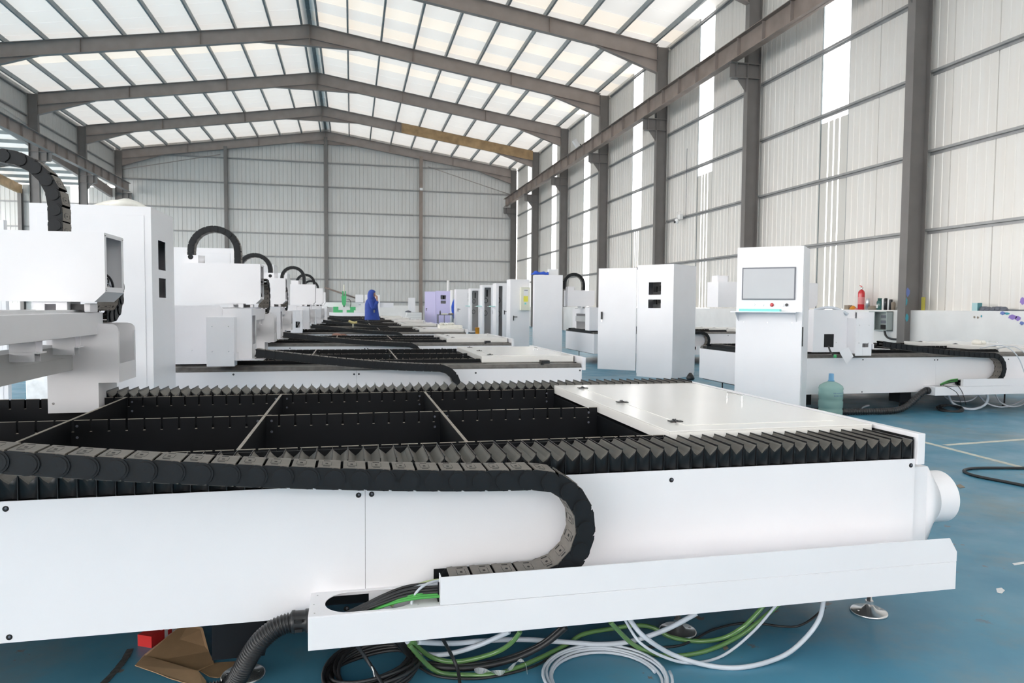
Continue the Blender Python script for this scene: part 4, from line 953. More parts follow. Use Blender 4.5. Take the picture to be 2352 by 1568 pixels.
# coat
def ell(cx, cy, z, rx, ry, n=20, tilt=0.0): return [(cx+rx*math.cos(2*PI*k/n), cy+ry*math.sin(2*PI*k/n), z+tilt*math.cos(2*PI*k/n)) for k in range(n)]
rs = [ell(.02, 0, .70, .27, .26), ell(.015, 0, .78, .265, .25), ell(0, 0, .95, .245, .24), ell(-.01, 0, 1.12, .235, .235), ell(-.015, 0, 1.28, .225, .245), ell(-.01, 0, 1.40, .195, .235), ell(.0, 0, 1.47, .14, .16), ell(.01, 0, 1.50, .10, .10)]
coat = obj('coat', MB().loft(rs), BLUEC, per)
def sleeve(pts, rr):
    sp = spline(pts, 5); n = len(sp); rad = [rr[0]+(rr[1]-rr[0])*i/(n-1)+.006*math.sin(i*1.9) for i in range(n)]
    return MB().tube(sp, rad, 12)
obj('sleeve', sleeve([(-.01, -.17, 1.42), (.02, -.24, 1.34), (.10, -.28, 1.16), (.17, -.23, 1.25), (.215, -.165, 1.37)], (.085, .062)), BLUEC, coat)
obj('sleeve', sleeve([(-.01, .17, 1.42), (.0, .24, 1.30), (.05, .26, 1.14), (.12, .22, 1.0), (.155, .205, .955)], (.085, .06)), BLUEC, coat)
rs = [ell(-.01, 0, 1.44, .14, .15), ell(-.01, 0, 1.50, .14, .135), ell(-.005, 0, 1.58, .15, .135), ell(.005, 0, 1.66, .148, .132), ell(.01, 0, 1.72, .130, .118), ell(.005, 0, 1.765, .095, .085), ell(.0, 0, 1.785, .05, .045), ell(.0, 0, 1.795, .012, .012)]
hd_ = MB(); n = 20
for r_ in rs:   # open the hood towards the face
    for k in range(n):
        a = 2*PI*k/n
        if math.cos(a) > .80 and 1.52 < r_[k][2] < 1.70: r_[k] = (r_[k][0]-.075, r_[k][1], r_[k][2])
hd_.loft(rs); obj('hood', hd_, BLUEC, coat)
# face: nose, mouth, eyes inside the hood
fc = MB().lathe([(.01, 0), (.062, .03), (.072, .07), (.070, .12), (.05, .16), (.02, .175)], (.058, 0, 1.515), 14); obj('face', fc, SKIN, per)
obj('nose', MB().lathe([(.014, 0), (.009, .03), (.003, .045)], (.128, 0, 1.575), 8), SKIN, per)
for s in (-1, 1): obj('eye', MB().lathe([(.001, -.006), (.008, -.003), (.009, 0), (.006, .004)], (.118, s*.028, 1.62), 8, 'x'), CARBON, per)
obj('mouth', MB().box(.121, -.022, 1.553, .127, .022, 1.559), REDP, per)
# raised hand: palm, four fingers and a thumb around a phone; other hand relaxed
def hand(parent, c, up, fwd, side):
    c, up, fwd, side = Vector(c), Vector(up).normalized(), Vector(fwd).normalized(), Vector(side).normalized()
    m = MB(); rs = []
    for t, w2, h_ in ((-.03, .020, .014), (0, .030, .016), (.04, .040, .016), (.075, .040, .013)):
        rs.append([tuple(c+up*t+side*(w2*math.cos(a*PI/5))+fwd*(h_*math.sin(a*PI/5))) for a in range(10)])
    m.loft(rs)
    for k, L in enumerate((.070, .078, .072, .056)):
        b = c+up*.07+side*(-.03+.02*k); m.tube([b, b+up*L*.45+fwd*.006, b+up*L*.75+fwd*.022, b+up*L*.9+fwd*.040], [.009, .0085, .008, .006], 8)
    b = c+side*-.032+up*.005; m.tube([b, b+side*-.022+up*.03+fwd*.01, b+side*-.018+up*.058+fwd*.028], [.011, .010, .007], 8)
    return obj('hand', m, SKIN, parent)
hand(per, (.205, -.125, 1.46), (-.15, .1, 1), (-.6, .8, 0), (.8, .5, 0)); hand(per, (.175, .195, .90), (.25, 0, -1), (0, -1, 0), (1, 0, .2))
obj('coat_patch', MB().box(.0, -.262, 1.30, .05, -.258, 1.33), PAPER, coat)
obj('pocket_flap', MB().box(.10, -.235, .98, .15, -.228, 1.08), BEZEL, coat)

# ------------------------------------------------------------------ things on and between the far machines
q = at(811, 752, y=16.29)
yt = thing('yellow_hand_tool', 'pale yellow T-shaped hand tool standing on a black bed', 'tool', (q[0], q[1], .741))
obj('tool_handle', MB().lathe([(.02, 0), (.016, .08), (.02, .10)], n=10), CREAM, yt); obj('tool_head', MB().tube([(-.10, 0, .15), (-.03, 0, .115), (.04, 0, .105), (.075, 0, .12), (.07, 0, .09)], [.025, .03, .03, .03, .02], 8), YELT, yt)
q = at(773, 767, y=12.30); mb = MB().lathe([(.07, 0), (.09, .02), (.06, .05), (.02, .06)], n=9).tube([(.05, 0, .02), (.12, .01, .03), (.18, 0, .015)], [.025, .02, .01], 6)
tag(obj('work_glove', mb, mat('pink_brown_rubber', (.34, .18, .14), .7), loc=(q[0], q[1], .712)), 'pinkish brown work glove lying on a machine rail in the long row', 'glove')
q = at(1018, 751, z=.765)
bx_ = thing('foam_box', 'low white foam box with crumpled film on the white lid of the fourth machine', 'box', (q[0]-.20, 14.9, .765))
obj('box_body', MB().box(0, 0, 0, .48, .40, .07), STYRO, bx_, bevel=.004)
mb = MB()
for k in range(6): mb.lathe([(.035, 0), (.05, .02), (.03, .045), (.01, .055)], (.04+.05*k, .12+.06*math.sin(k*1.7), .07), 7)
obj('crumpled_film', mb, STYRO, bx_)
# stack of white trays at the end of the row
p = at(949, 720, y=36.0)
tag(obj('wooden_stand', MB().box(-.55, -.4, .44, .55, .4, .48).box(-.55, -.4, 0, -.47, .4, .44).box(.47, -.4, 0, .55, .4, .44).box(-.47, -.38, .10, .47, .38, .13), WOOD, loc=(p[0], 36, 0)), 'wooden stand under the stack of white trays at the end of the row', 'stand')
for k in range(5):
    tag(obj('white_tray', MB().box(-.40+.02*k, -.3, 0, .40, .3, .075).box(-.36+.02*k, -.28, .075, .38, .28, .083, 1), [PAPER, BEZEL], loc=(p[0], 36, .48+.0835*k)), 'white metal tray, %s of the stack by the far machines' % ['lowest', 'second lowest', 'middle one', 'second highest', 'topmost'][k], 'tray', 'white trays stacked on the stand')
tag(obj('dark_rag', MB().lathe([(.14, 0), (.17, .03), (.10, .07), (.02, .10)], n=10), BEZEL, loc=(p[0]-.25, 36, .8975)), 'dark rag on the top of the stack of white trays', 'rags')
p = at(946, 700, y=46.5); tag(obj('white_locker', MB().box(-.22, 0, 0, .22, .3, 1.74).box(-.20, -.006, .05, .20, 0, 1.70), WHITE, loc=(p[0], 46.5, 0), bevel=.004), 'narrow white locker standing alone against the far wall', 'locker')
# far tube cutting machine with green chucks
FYY = 38.5
def fx(px): return float(at(px, 700, y=FYY)[0])
tm = thing('tube_cutting_machine', 'white tube cutting machine with green chucks by the far wall', 'tube cutter', (0, FYY, 0))
obj('bed', MB().box(-3.2, .1, 0, fx(870), .9, .84), WHITE, tm, bevel=.01)
obj('crossbeam', MB().box(-3.2, .5, 1.12, fx(905), .75, 1.38), WHITE, tm, bevel=.006)
obj('beam_label', MB().box(fx(824), .497, 1.24, fx(829), .5, 1.27), BEZEL, tm)
obj('upright', MB().box(fx(838), .3, .84, fx(873), .8, 1.80), WHITE, tm, bevel=.006); obj('upright', MB().box(-3.1, .5, .84, -2.9, .75, 1.12), WHITE, tm)
obj('control_box', MB().box(fx(816.5), .3, 1.38, fx(835), .8, 1.80), WHITE, tm, bevel=.006)
hd2 = obj('cutting_head', MB().loft([[(fx(790)+a*w2, .25+b*.10, z) for a, b in ((-1, -1), (1, -1), (1, 1), (-1, 1))] for z, w2 in ((1.20, .05), (1.30, .10), (1.70, .13), (1.72, .13))], 0, False).box(fx(786), .2, 1.72, fx(788.5), .3, 1.98).box(fx(792.5), .2, 1.72, fx(795), .3, 1.98), GRN, tm)
obj('feed_screw', MB().cyl((fx(790), .27, 0), 'z', .03, 1.72, 2.32, 10), CREAM, hd2); obj('nozzle', MB().lathe([(.05, 1.20), (.02, 1.12)], (fx(790), .25, 0), 10), CARBON, hd2); obj('head_mount', MB().box(fx(788), .25, 1.22, fx(792), .5, 1.36), WHITE, hd2)
obj('signal_hose', MB().tube(spline([(fx(796), .25, 1.55), (fx(803), .25, 1.52), (fx(806), .25, 1.35), (fx(804), .25, 1.10)]), .018, 6), CARBON, tm)
obj('chuck', MB().prism([(fx(765), .84), (fx(787), .84), (fx(787), .98), (fx(777), .98), (fx(777), 1.14), (fx(765), 1.14)], 'y', .15, .55), GRN, tm)
obj('chuck', MB().prism([(fx(796), .84), (fx(813), .84), (fx(813), .96), (fx(817), .96), (fx(817), 1.14), (fx(804), 1.14), (fx(804), .98), (fx(796), .98)], 'y', .15, .55), GRN, tm)
obj('leaning_pipe', MB().tube([(float(at(745, 660, y=47.9)[0]), 47.9, float(at(745, 660, y=47.9)[2])), (float(at(822, 686, y=47.9)[0]), 47.9, float(at(822, 686, y=47.9)[2]))], .05, 8), RUSTB, wall_back)  # leaning pipe, attached to the far wall; its lower end hangs free
# ------------------------------------------------------------------ cables and tubes of the nearest machine (its parts)
def rt(pts, off=(0, 0, 0)):
    out = []
    for px, py, c, v in pts:
        q = at(px, py, **{c: v}); out.append((q[0]-off[0], q[1]-off[1], max(q[2]-off[2], .004)))
    return out
O1 = (0, 2.35, 0)
def m1tube(name, pts, r, m_, n=8): return obj(name, MB().tube(spline(rt(pts, O1), n), r, 10), m_, m1)
m1tube('air_tube', [(1445, 1420, 'y', 2.27), (1480, 1462, 'z', .12), (1550, 1505, 'z', .03), (1640, 1530, 'z', .009), (1720, 1530, 'z', .009), (1800, 1505, 'z', .02), (1850, 1465, 'z', .06), (1882, 1420, 'z', .12), (1893, 1370, 'y', 2.26)], .0085, MILKY)
m1tube('air_tube', [(1434, 1420, 'y', 2.29), (1470, 1475, 'z', .10), (1530, 1510, 'z', .03), (1590, 1522, 'z', .006), (1660, 1505, 'z', .01), (1730, 1450, 'z', .07), (1790, 1380, 'y', 2.29)], .0052, MILKY)
m1tube('air_tube', [(960, 1474, 'y', 2.30), (1040, 1477, 'z', .10), (1110, 1471, 'z', .09), (1200, 1468, 'z', .06), (1300, 1474, 'z', .04), (1380, 1479, 'z', .03), (1450, 1472, 'z', .04), (1530, 1445, 'z', .10), (1600, 1408, 'y', 2.27)], .009, MILKY)
m1tube('air_tube', [(935, 1472, 'y', 2.30), (975, 1500, 'z', .06), (1030, 1501, 'z', .05), (1100, 1481, 'z', .09), (1170, 1450, 'y', 2.28)], .0085, MILKY)
m1tube('coolant_tube', [(948, 1472, 'y', 2.29), (990, 1508, 'z', .05), (1050, 1519, 'z', .03), (1130, 1501, 'z', .05), (1172, 1478, 'z', .10), (1195, 1450, 'y', 2.28)], .0085, GTUBE)
m1tube('coolant_tube', [(940, 1480, 'y', 2.29), (1000, 1540, 'z', .012), (1080, 1550, 'z', .010), (1150, 1545, 'z', .010), (1230, 1515, 'z', .010), (1300, 1480, 'z', .02), (1340, 1456, 'z', .04), (1400, 1444, 'z', .04), (1460, 1436, 'z', .05), (1500, 1441, 'z', .04), (1540, 1462, 'z', .012), (1600, 1472, 'z', .010), (1660, 1465, 'z', .02), (1710, 1437, 'z', .08), (1755, 1390, 'y', 2.30)], .0085, GTUBE)
m1tube('coolant_tube', [(1402, 1428, 'y', 2.30), (1450, 1476, 'z', .05), (1500, 1500, 'z', .012), (1550, 1506, 'z', .010), (1620, 1495, 'z', .010), (1690, 1465, 'z', .03), (1742, 1428, 'z', .09), (1795, 1382, 'y', 2.30)], .0085, GTUBE)
m1tube('power_cable', [(1300, 1440, 'y', 2.28), (1250, 1480, 'z', .08), (1180, 1513, 'z', .03), (1100, 1531, 'z', .014), (1030, 1533, 'z', .014), (960, 1520, 'z', .03), (915, 1470, 'y', 2.30)], .010, CABLE)
m1tube('power_cable', [(1288, 1440, 'y', 2.30), (1240, 1478, 'z', .08), (1170, 1508, 'z', .03), (1100, 1523, 'z', .020), (1030, 1526, 'z', .020), (950, 1512, 'z', .04), (905, 1470, 'y', 2.30)], .006, CABLE)
m1tube('power_cable', [(960, 1530, 'z', .02), (1000, 1551, 'z', .007), (1060, 1558, 'z', .007), (1130, 1554, 'z', .007), (1220, 1532, 'z', .007), (1300, 1498, 'z', .007), (1450, 1486, 'z', .007), (1560, 1482, 'z', .007), (1640, 1445, 'z', .006), (1720, 1430, 'z', .006), (1830, 1438, 'z', .006), (1895, 1395, 'z', .05)], .0045, CABLE)
m1tube('power_cable', [(1010, 1455, 'y', 2.27), (1035, 1500, 'z', .08), (1052, 1540, 'z', .03), (1058, 1590, 'z', .008)], .0058, CABLE)
m1tube('power_cable', [(815, 1475, 'y', 2.27), (850, 1525, 'z', .10), (885, 1580, 'z', .07)], .0058, CABLE)
# bundle running from the chain into the tray opening
def W(*p): return [(a, b-2.35, c) for a, b, c in p]
for k in range(7):
    o = k*.011; zz = .004*(k % 3)
    obj('bundle_cable', MB().tube(spline(W((.36, 2.195+o*1.1, .340+zz), (.26, 2.20+o, .343+zz), (.17, 2.205+o*.8, .338+zz*1.5), (.09, 2.20+o*.7, .322+zz), (.01, 2.192+o*.6, .300), (-.06, 2.19+o*.5, .272), (-.10, 2.19+o*.5, .24)), 6), .0048, 8), CABLE, m1)
for k in range(3):
    obj('bundle_cable', MB().tube(spline(W((.36, 2.185+.008*k, .332), (.25, 2.186+.008*k, .335+.003*k), (.17, 2.19+.007*k, .331+.003*k), (.10, 2.195+.010*k, .316), (.05, 2.20+.012*k, .295), (.01, 2.21, .26)), 6), .0044, 8), GREEN, m1)
obj('air_tube', MB().tube(spline(W((.34, 2.25, .362), (.26, 2.235, .365), (.215, 2.215, .358), (.187, 2.20, .335), (.180, 2.195, .312), (.178, 2.20, .27)), 6), .0045, 8), MILKY, m1)
obj('coolant_tube', MB().tube(spline(W((.36, 2.27, .350), (.26, 2.27, .352), (.20, 2.275, .338), (.15, 2.28, .315), (.12, 2.27, .28)), 6), .007, 8), CLEARY, m1)
obj('air_tube', MB().tube(spline(W((.36, 2.245, .352), (.26, 2.245, .352), (.19, 2.25, .342), (.12, 2.26, .315), (.08, 2.26, .28)), 6), .007, 8), MILKY, m1)
obj('chain_end_bracket', MB().box(.262, -.16, .3165, .35, -.045, .320).box(.262, -.045, .3165, .30, -.042, .378).box(.262, -.16, .3165, .30, -.157, .378), BLACK, m1)
# corrugated hose out of the left end of the tray
hp = spline([(-.128, -.09, .262), (-.175, -.09, .262), (-.225, -.088, .250), (-.270, -.085, .218), (-.305, -.075, .172), (-.335, -.06, .115), (-.362, -.03, .060), (-.392, -.02, .034), (-.44, -.03, .033), (-.52, -.06, .033)], 40)
def corrugated(pts, r, step=.0045, amp=.0035, n=14):
    q = resample2(pts, step/2); return MB().tube(q, [r+amp*math.sin(i*PI/2+.01)*1.0 for i in range(len(q))], n)
def resample2(pts, d):
    P = [Vector(p) for p in pts]; out = [P[0]]; acc = 0; cur_ = P[0]
    for q in P[1:]:
        while (q-cur_).length > 1e-9 and (q-cur_).length >= d-acc:
            cur_ = cur_+(q-cur_).normalized()*(d-acc); out.append(cur_); acc = 0
        acc += (q-cur_).length; cur_ = q
    return out
HOSE = mat('black_corrugated_hose', (.022, .022, .024), .32)
hs = obj('corrugated_hose', corrugated(hp, .028), HOSE, m1)
cn = MB().lathe([(.033, 0), (.035, .002), (.035, .010), (.033, .012), (.033, .040), (.036, .043), (.036, .052), (.030, .054)], (-.186, -.09, .262), 20, 'x')
hc_ = obj('hose_connector', cn, CARBON, m1)
for a in (-.8, .8): obj('latch', MB().box(-.174, -.09-.0375, .262+.018*a-.005, -.152, -.09-.030, .262+.018*a+.005), SLOT, hc_)

# ------------------------------------------------------------------ loose things on the floor
def coil(name, label, cat, c, R0, r, turns, m_, seed=1, zr=.05, tag_=True):
    rnd = random.Random(seed); pts = []
    for i in range(int(turns*26)):
        t = i/26; a = 2*PI*t; rr = R0*(1+.13*math.sin(t*2.7+seed)+.05*math.sin(5*a/3+t)); 
        pts.append((rr*math.cos(a)+.012*math.sin(t*3.1), rr*.92*math.sin(a)+.012*math.cos(t*2.3), r+zr*(.5+.5*math.sin(t*4.3+a*.35))))
    return tag(obj(name, MB().tube(pts, r, 8), m_, loc=c), label, cat)
cc = at(850, 1530, z=.02)
coil('cable_coil', 'large untidy coil of black cable on the floor under the tray end', 'cable', (cc[0]+.005, cc[1]-.02, 0), .142, .0058, 11, CABLE, 3, .055)
q = at(862, 1540, z=.07)
tag(obj('cable_tie', MB().tube(spline([(q[0], q[1], .04), (q[0]-.006, q[1]-.02, .075), (q[0]-.012, q[1]-.03, .10), (q[0]-.004, q[1]-.045, .085)], 4), .002, 5), PAPER), 'white cable tie around the coil of black cable', 'cable tie')
wc = at(1350, 1494, z=.008); ctr = (wc[0], wc[1]-.19)
pts = []
for i in range(4*40): 
    a = 2*PI*i/40; rr = .172+.010*(i/40)+.003*math.sin(a*2+i*.1); pts.append((rr*math.cos(a)*1.02, rr*math.sin(a), .0075+.004*(i/40)))
tag(obj('tube_coil', MB().tube(pts, .0052, 8), MILKY, loc=(ctr[0], ctr[1], 0)), 'loose ring of milky white tubing on the blue floor', 'tubing')
def sheet_piece(name, poly, z0, z1, m_, parent=None, tilt=None):
    pts = [g(px, py, z0) for px, py in poly]; mb = MB(); n = len(pts)
    zz = tilt or [z0]*n
    mb.add([(x, y, z) for (x, y), z in zip(pts, zz)]+[(x, y, z+(z1-z0)) for (x, y), z in zip(pts, zz)], [tuple(range(n)), tuple(range(n, 2*n))[::-1]]+[(i, n+i, n+(i+1) % n, (i+1) % n) for i in range(n)])
    return obj(name, mb, m_, parent)
cb = thing('cardboard_box', 'torn open brown cardboard box lying flat under the nearest machine', 'cardboard', (*g(420, 1515), 0))
def rel(o):
    o.parent = cb; o.matrix_parent_inverse = Matrix.Translation((-cb.location[0], -cb.location[1], 0)); return o
rel(sheet_piece('main_flap', [(312, 1527), (331, 1505), (425, 1457), (466, 1470), (480, 1500), (492, 1524), (455, 1540)], .006, .009, CARD, None, [.006, .006, .05, .05, .01, .006, .006]))
rel(sheet_piece('front_flap', [(310, 1529), (332, 1506), (456, 1541), (474, 1560), (468, 1575), (390, 1556), (360, 1545)], .014, .017, mat('cardboard_light', (.36, .235, .13), .8, var=.08, vscale=20), None, [.014, .014, .012, .006, .004, .010, .012]))
rel(sheet_piece('side_flap', [(456, 1539), (480, 1524), (540, 1520), (528, 1548), (500, 1557), (482, 1555)], .003, .006, CARD, None))
rbx = thing('red_carton', 'small red and white printed carton lying under the left end of the nearest machine', 'box', (-.715, 2.80, 0), R(62))
obj('carton_body', MB().box(-.035, -.030, 0, .075, .030, .042), PAPER, rbx, bevel=.001); obj('red_end', MB().box(-.052, -.0305, .0, -.034, .0305, .0425).box(-.034, -.0306, .0, .012, -.030, .0426).box(-.034, -.030, .042, .0, .030, .0428), REDP, rbx)
obj('print_mark', MB().box(.03, -.0306, .012, .05, -.030, .030).box(.02, -.02, .042, .045, .015, .0424), REDP, rbx)
fm = rt([(1090, 1540, 'z', .03), (1120, 1541, 'z', .025), (1150, 1545, 'z', .024), (1172, 1535, 'z', .03), (1188, 1520, 'z', .04), (1200, 1517, 'z', .05), (1208, 1528, 'z', .045), (1211, 1548, 'z', .02)])
sp = spline(fm, 5); mb = MB(); vs = []
for i, p in enumerate(sp):
    w2 = .010*(1-.7*i/len(sp)); a = i*.45; vs += [(p.x, p.y-w2*math.cos(a), p.z-w2*math.sin(a)), (p.x, p.y+w2*math.cos(a), p.z+w2*math.sin(a))]
mb.add(vs+[(x, y, z+.0012) for x, y, z in vs], [(2*i, 2*i+1, 2*i+3, 2*i+2) for i in range(len(sp)-1)]+[(2*len(sp)+2*i, 2*len(sp)+2*i+2, 2*len(sp)+2*i+3, 2*len(sp)+2*i+1) for i in range(len(sp)-1)])
tag(obj('film_strip', mb, FILM), 'curled strip of clear film by the green tube on the floor', 'film')
for nm, lb, poly in (('paper_scrap', 'pale paper scrap on the blue floor at the right edge', [(2288, 1352), (2300, 1350), (2308, 1356), (2301, 1363), (2290, 1360)]),
                     ('paper_scrap', 'tiny beige scrap on the floor below the white tube loops', [(1659, 1484), (1668, 1482), (1673, 1489), (1664, 1494)]),
                     ('paper_scrap', 'small grey scrap on the floor near the white duct collar', [(2196, 1114), (2206, 1112), (2217, 1119), (2204, 1121)]),
                     ('paper_scrap', 'thin pale sliver on the floor at the far right edge', [(2325, 1294), (2352, 1290), (2356, 1294), (2330, 1298)])):
    tag(sheet_piece(nm, poly, .001, .003, PAPER if 'pale' in lb else MUD), lb, 'scrap')
lp = [(4.637, 4.036, .011), (4.60, 4.15, .011), (4.546, 4.312, .011), (4.55, 4.42, .011), (4.62, 4.52, .011), (4.79, 4.555, .011), (5.14, 4.49, .011), (5.5, 4.42, .011), (5.85, 4.2, .011), (5.8, 3.8, .011), (5.4, 3.45, .011), (5.0, 3.55, .011), (4.8, 3.78, .011)]
tag(obj('floor_cable', MB().tube(spline(lp+[lp[0]], 8), .011, 8), CABLE), 'thick black cable looped on the blue floor at the right edge', 'cable')
p = rt([(1996, 931, 'z', .01), (1982, 935, 'z', .008), (1975, 944, 'z', .008), (1985, 950, 'z', .008), (2002, 950, 'z', .008)])
tag(obj('tube_offcut', MB().tube(spline(p, 6), .012, 7), MILKY), 'curled white tube offcut on the floor behind the nearest machine', 'tubing')
# water bottle
jg = thing('water_bottle', 'large pale green water bottle standing on the floor beside the screen console', 'bottle', (5.37, 7.10, 0))
obj('bottle_body', MB().lathe([(.115, 0), (.130, .012), (.132, .09), (.126, .10), (.126, .115), (.132, .125), (.132, .19), (.124, .205), (.132, .22), (.132, .29), (.128, .32), (.134, .335), (.125, .365), (.085, .395), (.045, .412), (.030, .420), (.028, .44)], n=32), JUG, jg)
obj('water', MB().lathe([(.112, .006), (.126, .02), (.127, .085), (.121, .10), (.121, .115), (.127, .125), (.127, .19), (.119, .205), (.126, .22), (.126, .262)], n=32), WATER, jg)
CAPB = mat('pale_blue_cap', (.16, .38, .62), .35)
obj('cap', MB().lathe([(.036, .418), (.036, .428), (.029, .432), (.027, .50), (.024, .506)], n=20), CAPB, jg)
INK = mat('blue_ink', (.03, .06, .22), .5)
mb = MB()
for row, z in ((0, .292), (1, .262)):
    for k in range(9):
        a = R(-112+7.2*k+2*row); rr = .1335
        for (du, dz, w2, h2) in ((0, .005, .005, .0012), (0, -.005, .005, .0012), (-.002, 0, .0012, .007), (.003, 0, .001, .006)):
            aa = a+du/rr; x, y = rr*math.cos(aa), rr*math.sin(aa); tx, ty = -math.sin(aa), math.cos(aa)
            mb.add([(x-tx*w2, y-ty*w2, z+dz-h2), (x+tx*w2, y+ty*w2, z+dz-h2), (x+tx*w2, y+ty*w2, z+dz+h2), (x-tx*w2, y-ty*w2, z+dz+h2)], [(0, 1, 2, 3)])
obj('printed_lettering', mb, INK, jg)['kind'] = 'stuff'

# ------------------------------------------------------------------ extras of the right machine
O9 = (6.985, 7.35, 0)
def m9tube(name, pts, r, m_, n=7): return obj(name, MB().tube(spline(rt(pts, O9), n), r, 8), m_, m9)
obj('corrugated_hose', corrugated(spline([(-.128, -.09, .262), (-.22, -.10, .25), (-.36, -.12, .16), (-.50, -.14, .08), (-.66, -.16, .045), (-1.0, -.17, .042), (-1.4, -.12, .042), (-2.0, .1, .042)], 30), .036, .016, .004, 10), HOSE, m9)
obj('hose_connector', MB().lathe([(.042, 0), (.045, .01), (.045, .04), (.040, .045)], (-.18, -.09, .262), 16, 'x'), CARBON, m9)
m9tube('air_tube', [(2176, 895, 'y', 7.22), (2185, 922, 'z', .10), (2210, 936, 'z', .03), (2238, 939, 'z', .02), (2262, 929, 'z', .06), (2269, 912, 'z', .16), (2262, 895, 'y', 7.24)], .016, MILKY)
m9tube('air_tube', [(2160, 897, 'y', 7.22), (2175, 915, 'z', .12), (2205, 922, 'z', .08), (2235, 917, 'z', .12), (2255, 895, 'y', 7.24)], .008, MILKY)
m9tube('air_tube', [(2240, 895, 'y', 7.24), (2262, 922, 'z', .08), (2295, 934, 'z', .02), (2330, 928, 'z', .03), (2370, 905, 'z', .12)], .010, MILKY)
m9tube('air_tube', [(2282, 895, 'y', 7.24), (2300, 925, 'z', .06), (2340, 932, 'z', .02), (2390, 900, 'z', .12)], .008, MILKY)
m9tube('air_tube', [(2250, 800, 'y', 7.5), (2300, 793, 'y', 7.3), (2335, 815, 'y', 7.15), (2355, 860, 'y', 7.1)], .006, MILKY)
m9tube('air_tube', [(2290, 800, 'y', 7.5), (2330, 796, 'y', 7.3), (2360, 815, 'y', 7.15)], .006, MILKY)
m9tube('signal_cable', [(2165, 884, 'y', 7.21), (2185, 893, 'y', 7.13), (2200, 905, 'y', 7.13), (2208, 930, 'z', .03)], .004, CABLE)
m9tube('signal_cable', [(2195, 880, 'y', 7.21), (2210, 900, 'y', 7.13), (2219, 930, 'z', .05)], .004, CABLE)
for k in range(4): m9tube('bundle_cable', [(2200, 870+2*k, 'y', 7.24), (2180, 873+2*k, 'y', 7.24), (2160, 882+k, 'y', 7.23)], .006, GREEN if k % 2 == 0 else CABLE)
m9tube('gantry_hose', [(1870, 712, 'y', 7.6), (1900, 706, 'y', 7.5), (1925, 710, 'y', 7.4), (1947, 722, 'y', 7.3)], .018, MILKY)
m9tube('signal_cable', [(1903, 795, 'y', 7.20), (1908, 808, 'y', 7.15), (1918, 818, 'y', 7.10)], .010, CABLE); q = at(1918, 818, y=7.10)
obj('cable_plug', MB().lathe([(.012, -.02), (.018, 0), (.014, .02)], (q[0]-O9[0], q[1]-O9[1], q[2]), 9), GRN, m9)
a, b, c_, d_ = [at(px, py, y=7.16) for px, py in ((1926, 806), (1947, 797), (1959, 818), (1943, 836))]
obj('loose_flap', MB().prism([(a[0]-O9[0], a[2]), (b[0]-O9[0], b[2]), (c_[0]-O9[0], c_[2]), (d_[0]-O9[0], d_[2])], 'y', -.200, -.196), WHITE, m9)
a = at(1893, 767, y=7.33); b = at(1914, 797, y=7.33)
obj('foot_opening', MB().box(a[0]-O9[0], -.024, b[2], b[0]-O9[0], -.0205, a[2]), SLOT, m9)
q = at(2183, 940, z=.02); coil('cable_coil', 'round black cable coil on the floor under the right machine', 'cable', (q[0], q[1], 0), .125, .009, 6, CABLE, 5, .05)
mb = MB().lathe([(.05, 0), (.07, .02), (.05, .05), (.02, .065)], n=9).lathe([(.04, 0), (.05, .02), (.03, .05)], (.12, .02, 0), 8)
q = at(2243, 790, z=.765); tag(obj('rag_pile', mb, STYRO, loc=(q[0], q[1], .7655)), 'white rag on the lid of the right machine', 'rags')

# ------------------------------------------------------------------ things on the ledge of the right wall and fixed to it
LX_ = 11.0
def ledge_y(px): return float(at(px, 711, x=LX_)[1])
ex = thing('fire_extinguisher', 'red fire extinguisher standing on the wall ledge', 'extinguisher', (LX_, 13.62, 1.23))
obj('cylinder', MB().lathe([(.066, 0), (.070, .01), (.070, .36), (.062, .40), (.04, .43), (.022, .44)], n=24), REDM, ex)
obj('valve', MB().lathe([(.02, .44), (.024, .46), (.02, .50)], n=12).box(-.02, -.045, .47, .02, .0, .49), STEEL, ex)
obj('handle', MB().prism([(-.01, .50), (.06, .53), (.06, .54), (-.01, .515)], 'x', -.01, .01), REDM, ex); obj('gauge_label', MB().lathe([(.0705, .12), (.0705, .28)], n=24, cap=False), mat('extinguisher_label', (.70, .25, .25), .4), ex)
def led(nm, lb, cat, px, mb, m_, dz=0): return tag(obj(nm, mb, m_, loc=(LX_, ledge_y(px), 1.23+dz)), lb, cat)
led('brown_block', 'brown block at the left end of the items on the wall ledge', 'block', 1948, MB().box(-.05, -.07, 0, .05, .07, .10), MUD)
led('orange_funnel', 'orange heap-shaped funnel on the ledge left of the fire extinguisher', 'funnel', 1959.5, MB().lathe([(.085, 0), (.07, .04), (.02, .09)], n=14), ORNG)
led('pink_dish', 'flat pink dish on the ledge touching the extinguisher foot', 'dish', 1968.5, MB().lathe([(.04, 0), (.052, .03), (.049, .03), (.038, .006)], n=16), mat('pink_plastic', (.65, .22, .24), .5))
led('grey_tube', 'tall grey tube standing right of the fire extinguisher', 'tube', 1993, MB().lathe([(.045, 0), (.045, .24), (.04, .245)], n=16), GALV)
led('dull_cloth', 'dull brown cloth heap between the grey tube and green bottle', 'rags', 2005, MB().lathe([(.09, 0), (.11, .03), (.07, .08), (.02, .09)], n=10), MUD)
gb = thing('green_bottle', 'dark green bottle with a label on the wall ledge', 'bottle', (LX_, ledge_y(2020), 1.23))
obj('bottle_body', MB().lathe([(.055, 0), (.06, .01), (.06, .17), (.045, .20), (.03, .21)], n=20), DGREEN, gb); obj('bottle_cap', MB().lathe([(.042, .21), (.042, .25)], n=16), DGREEN, gb); obj('bottle_label', MB().box(-.062, -.02, .04, -.058, .03, .11), PAPER, gb)
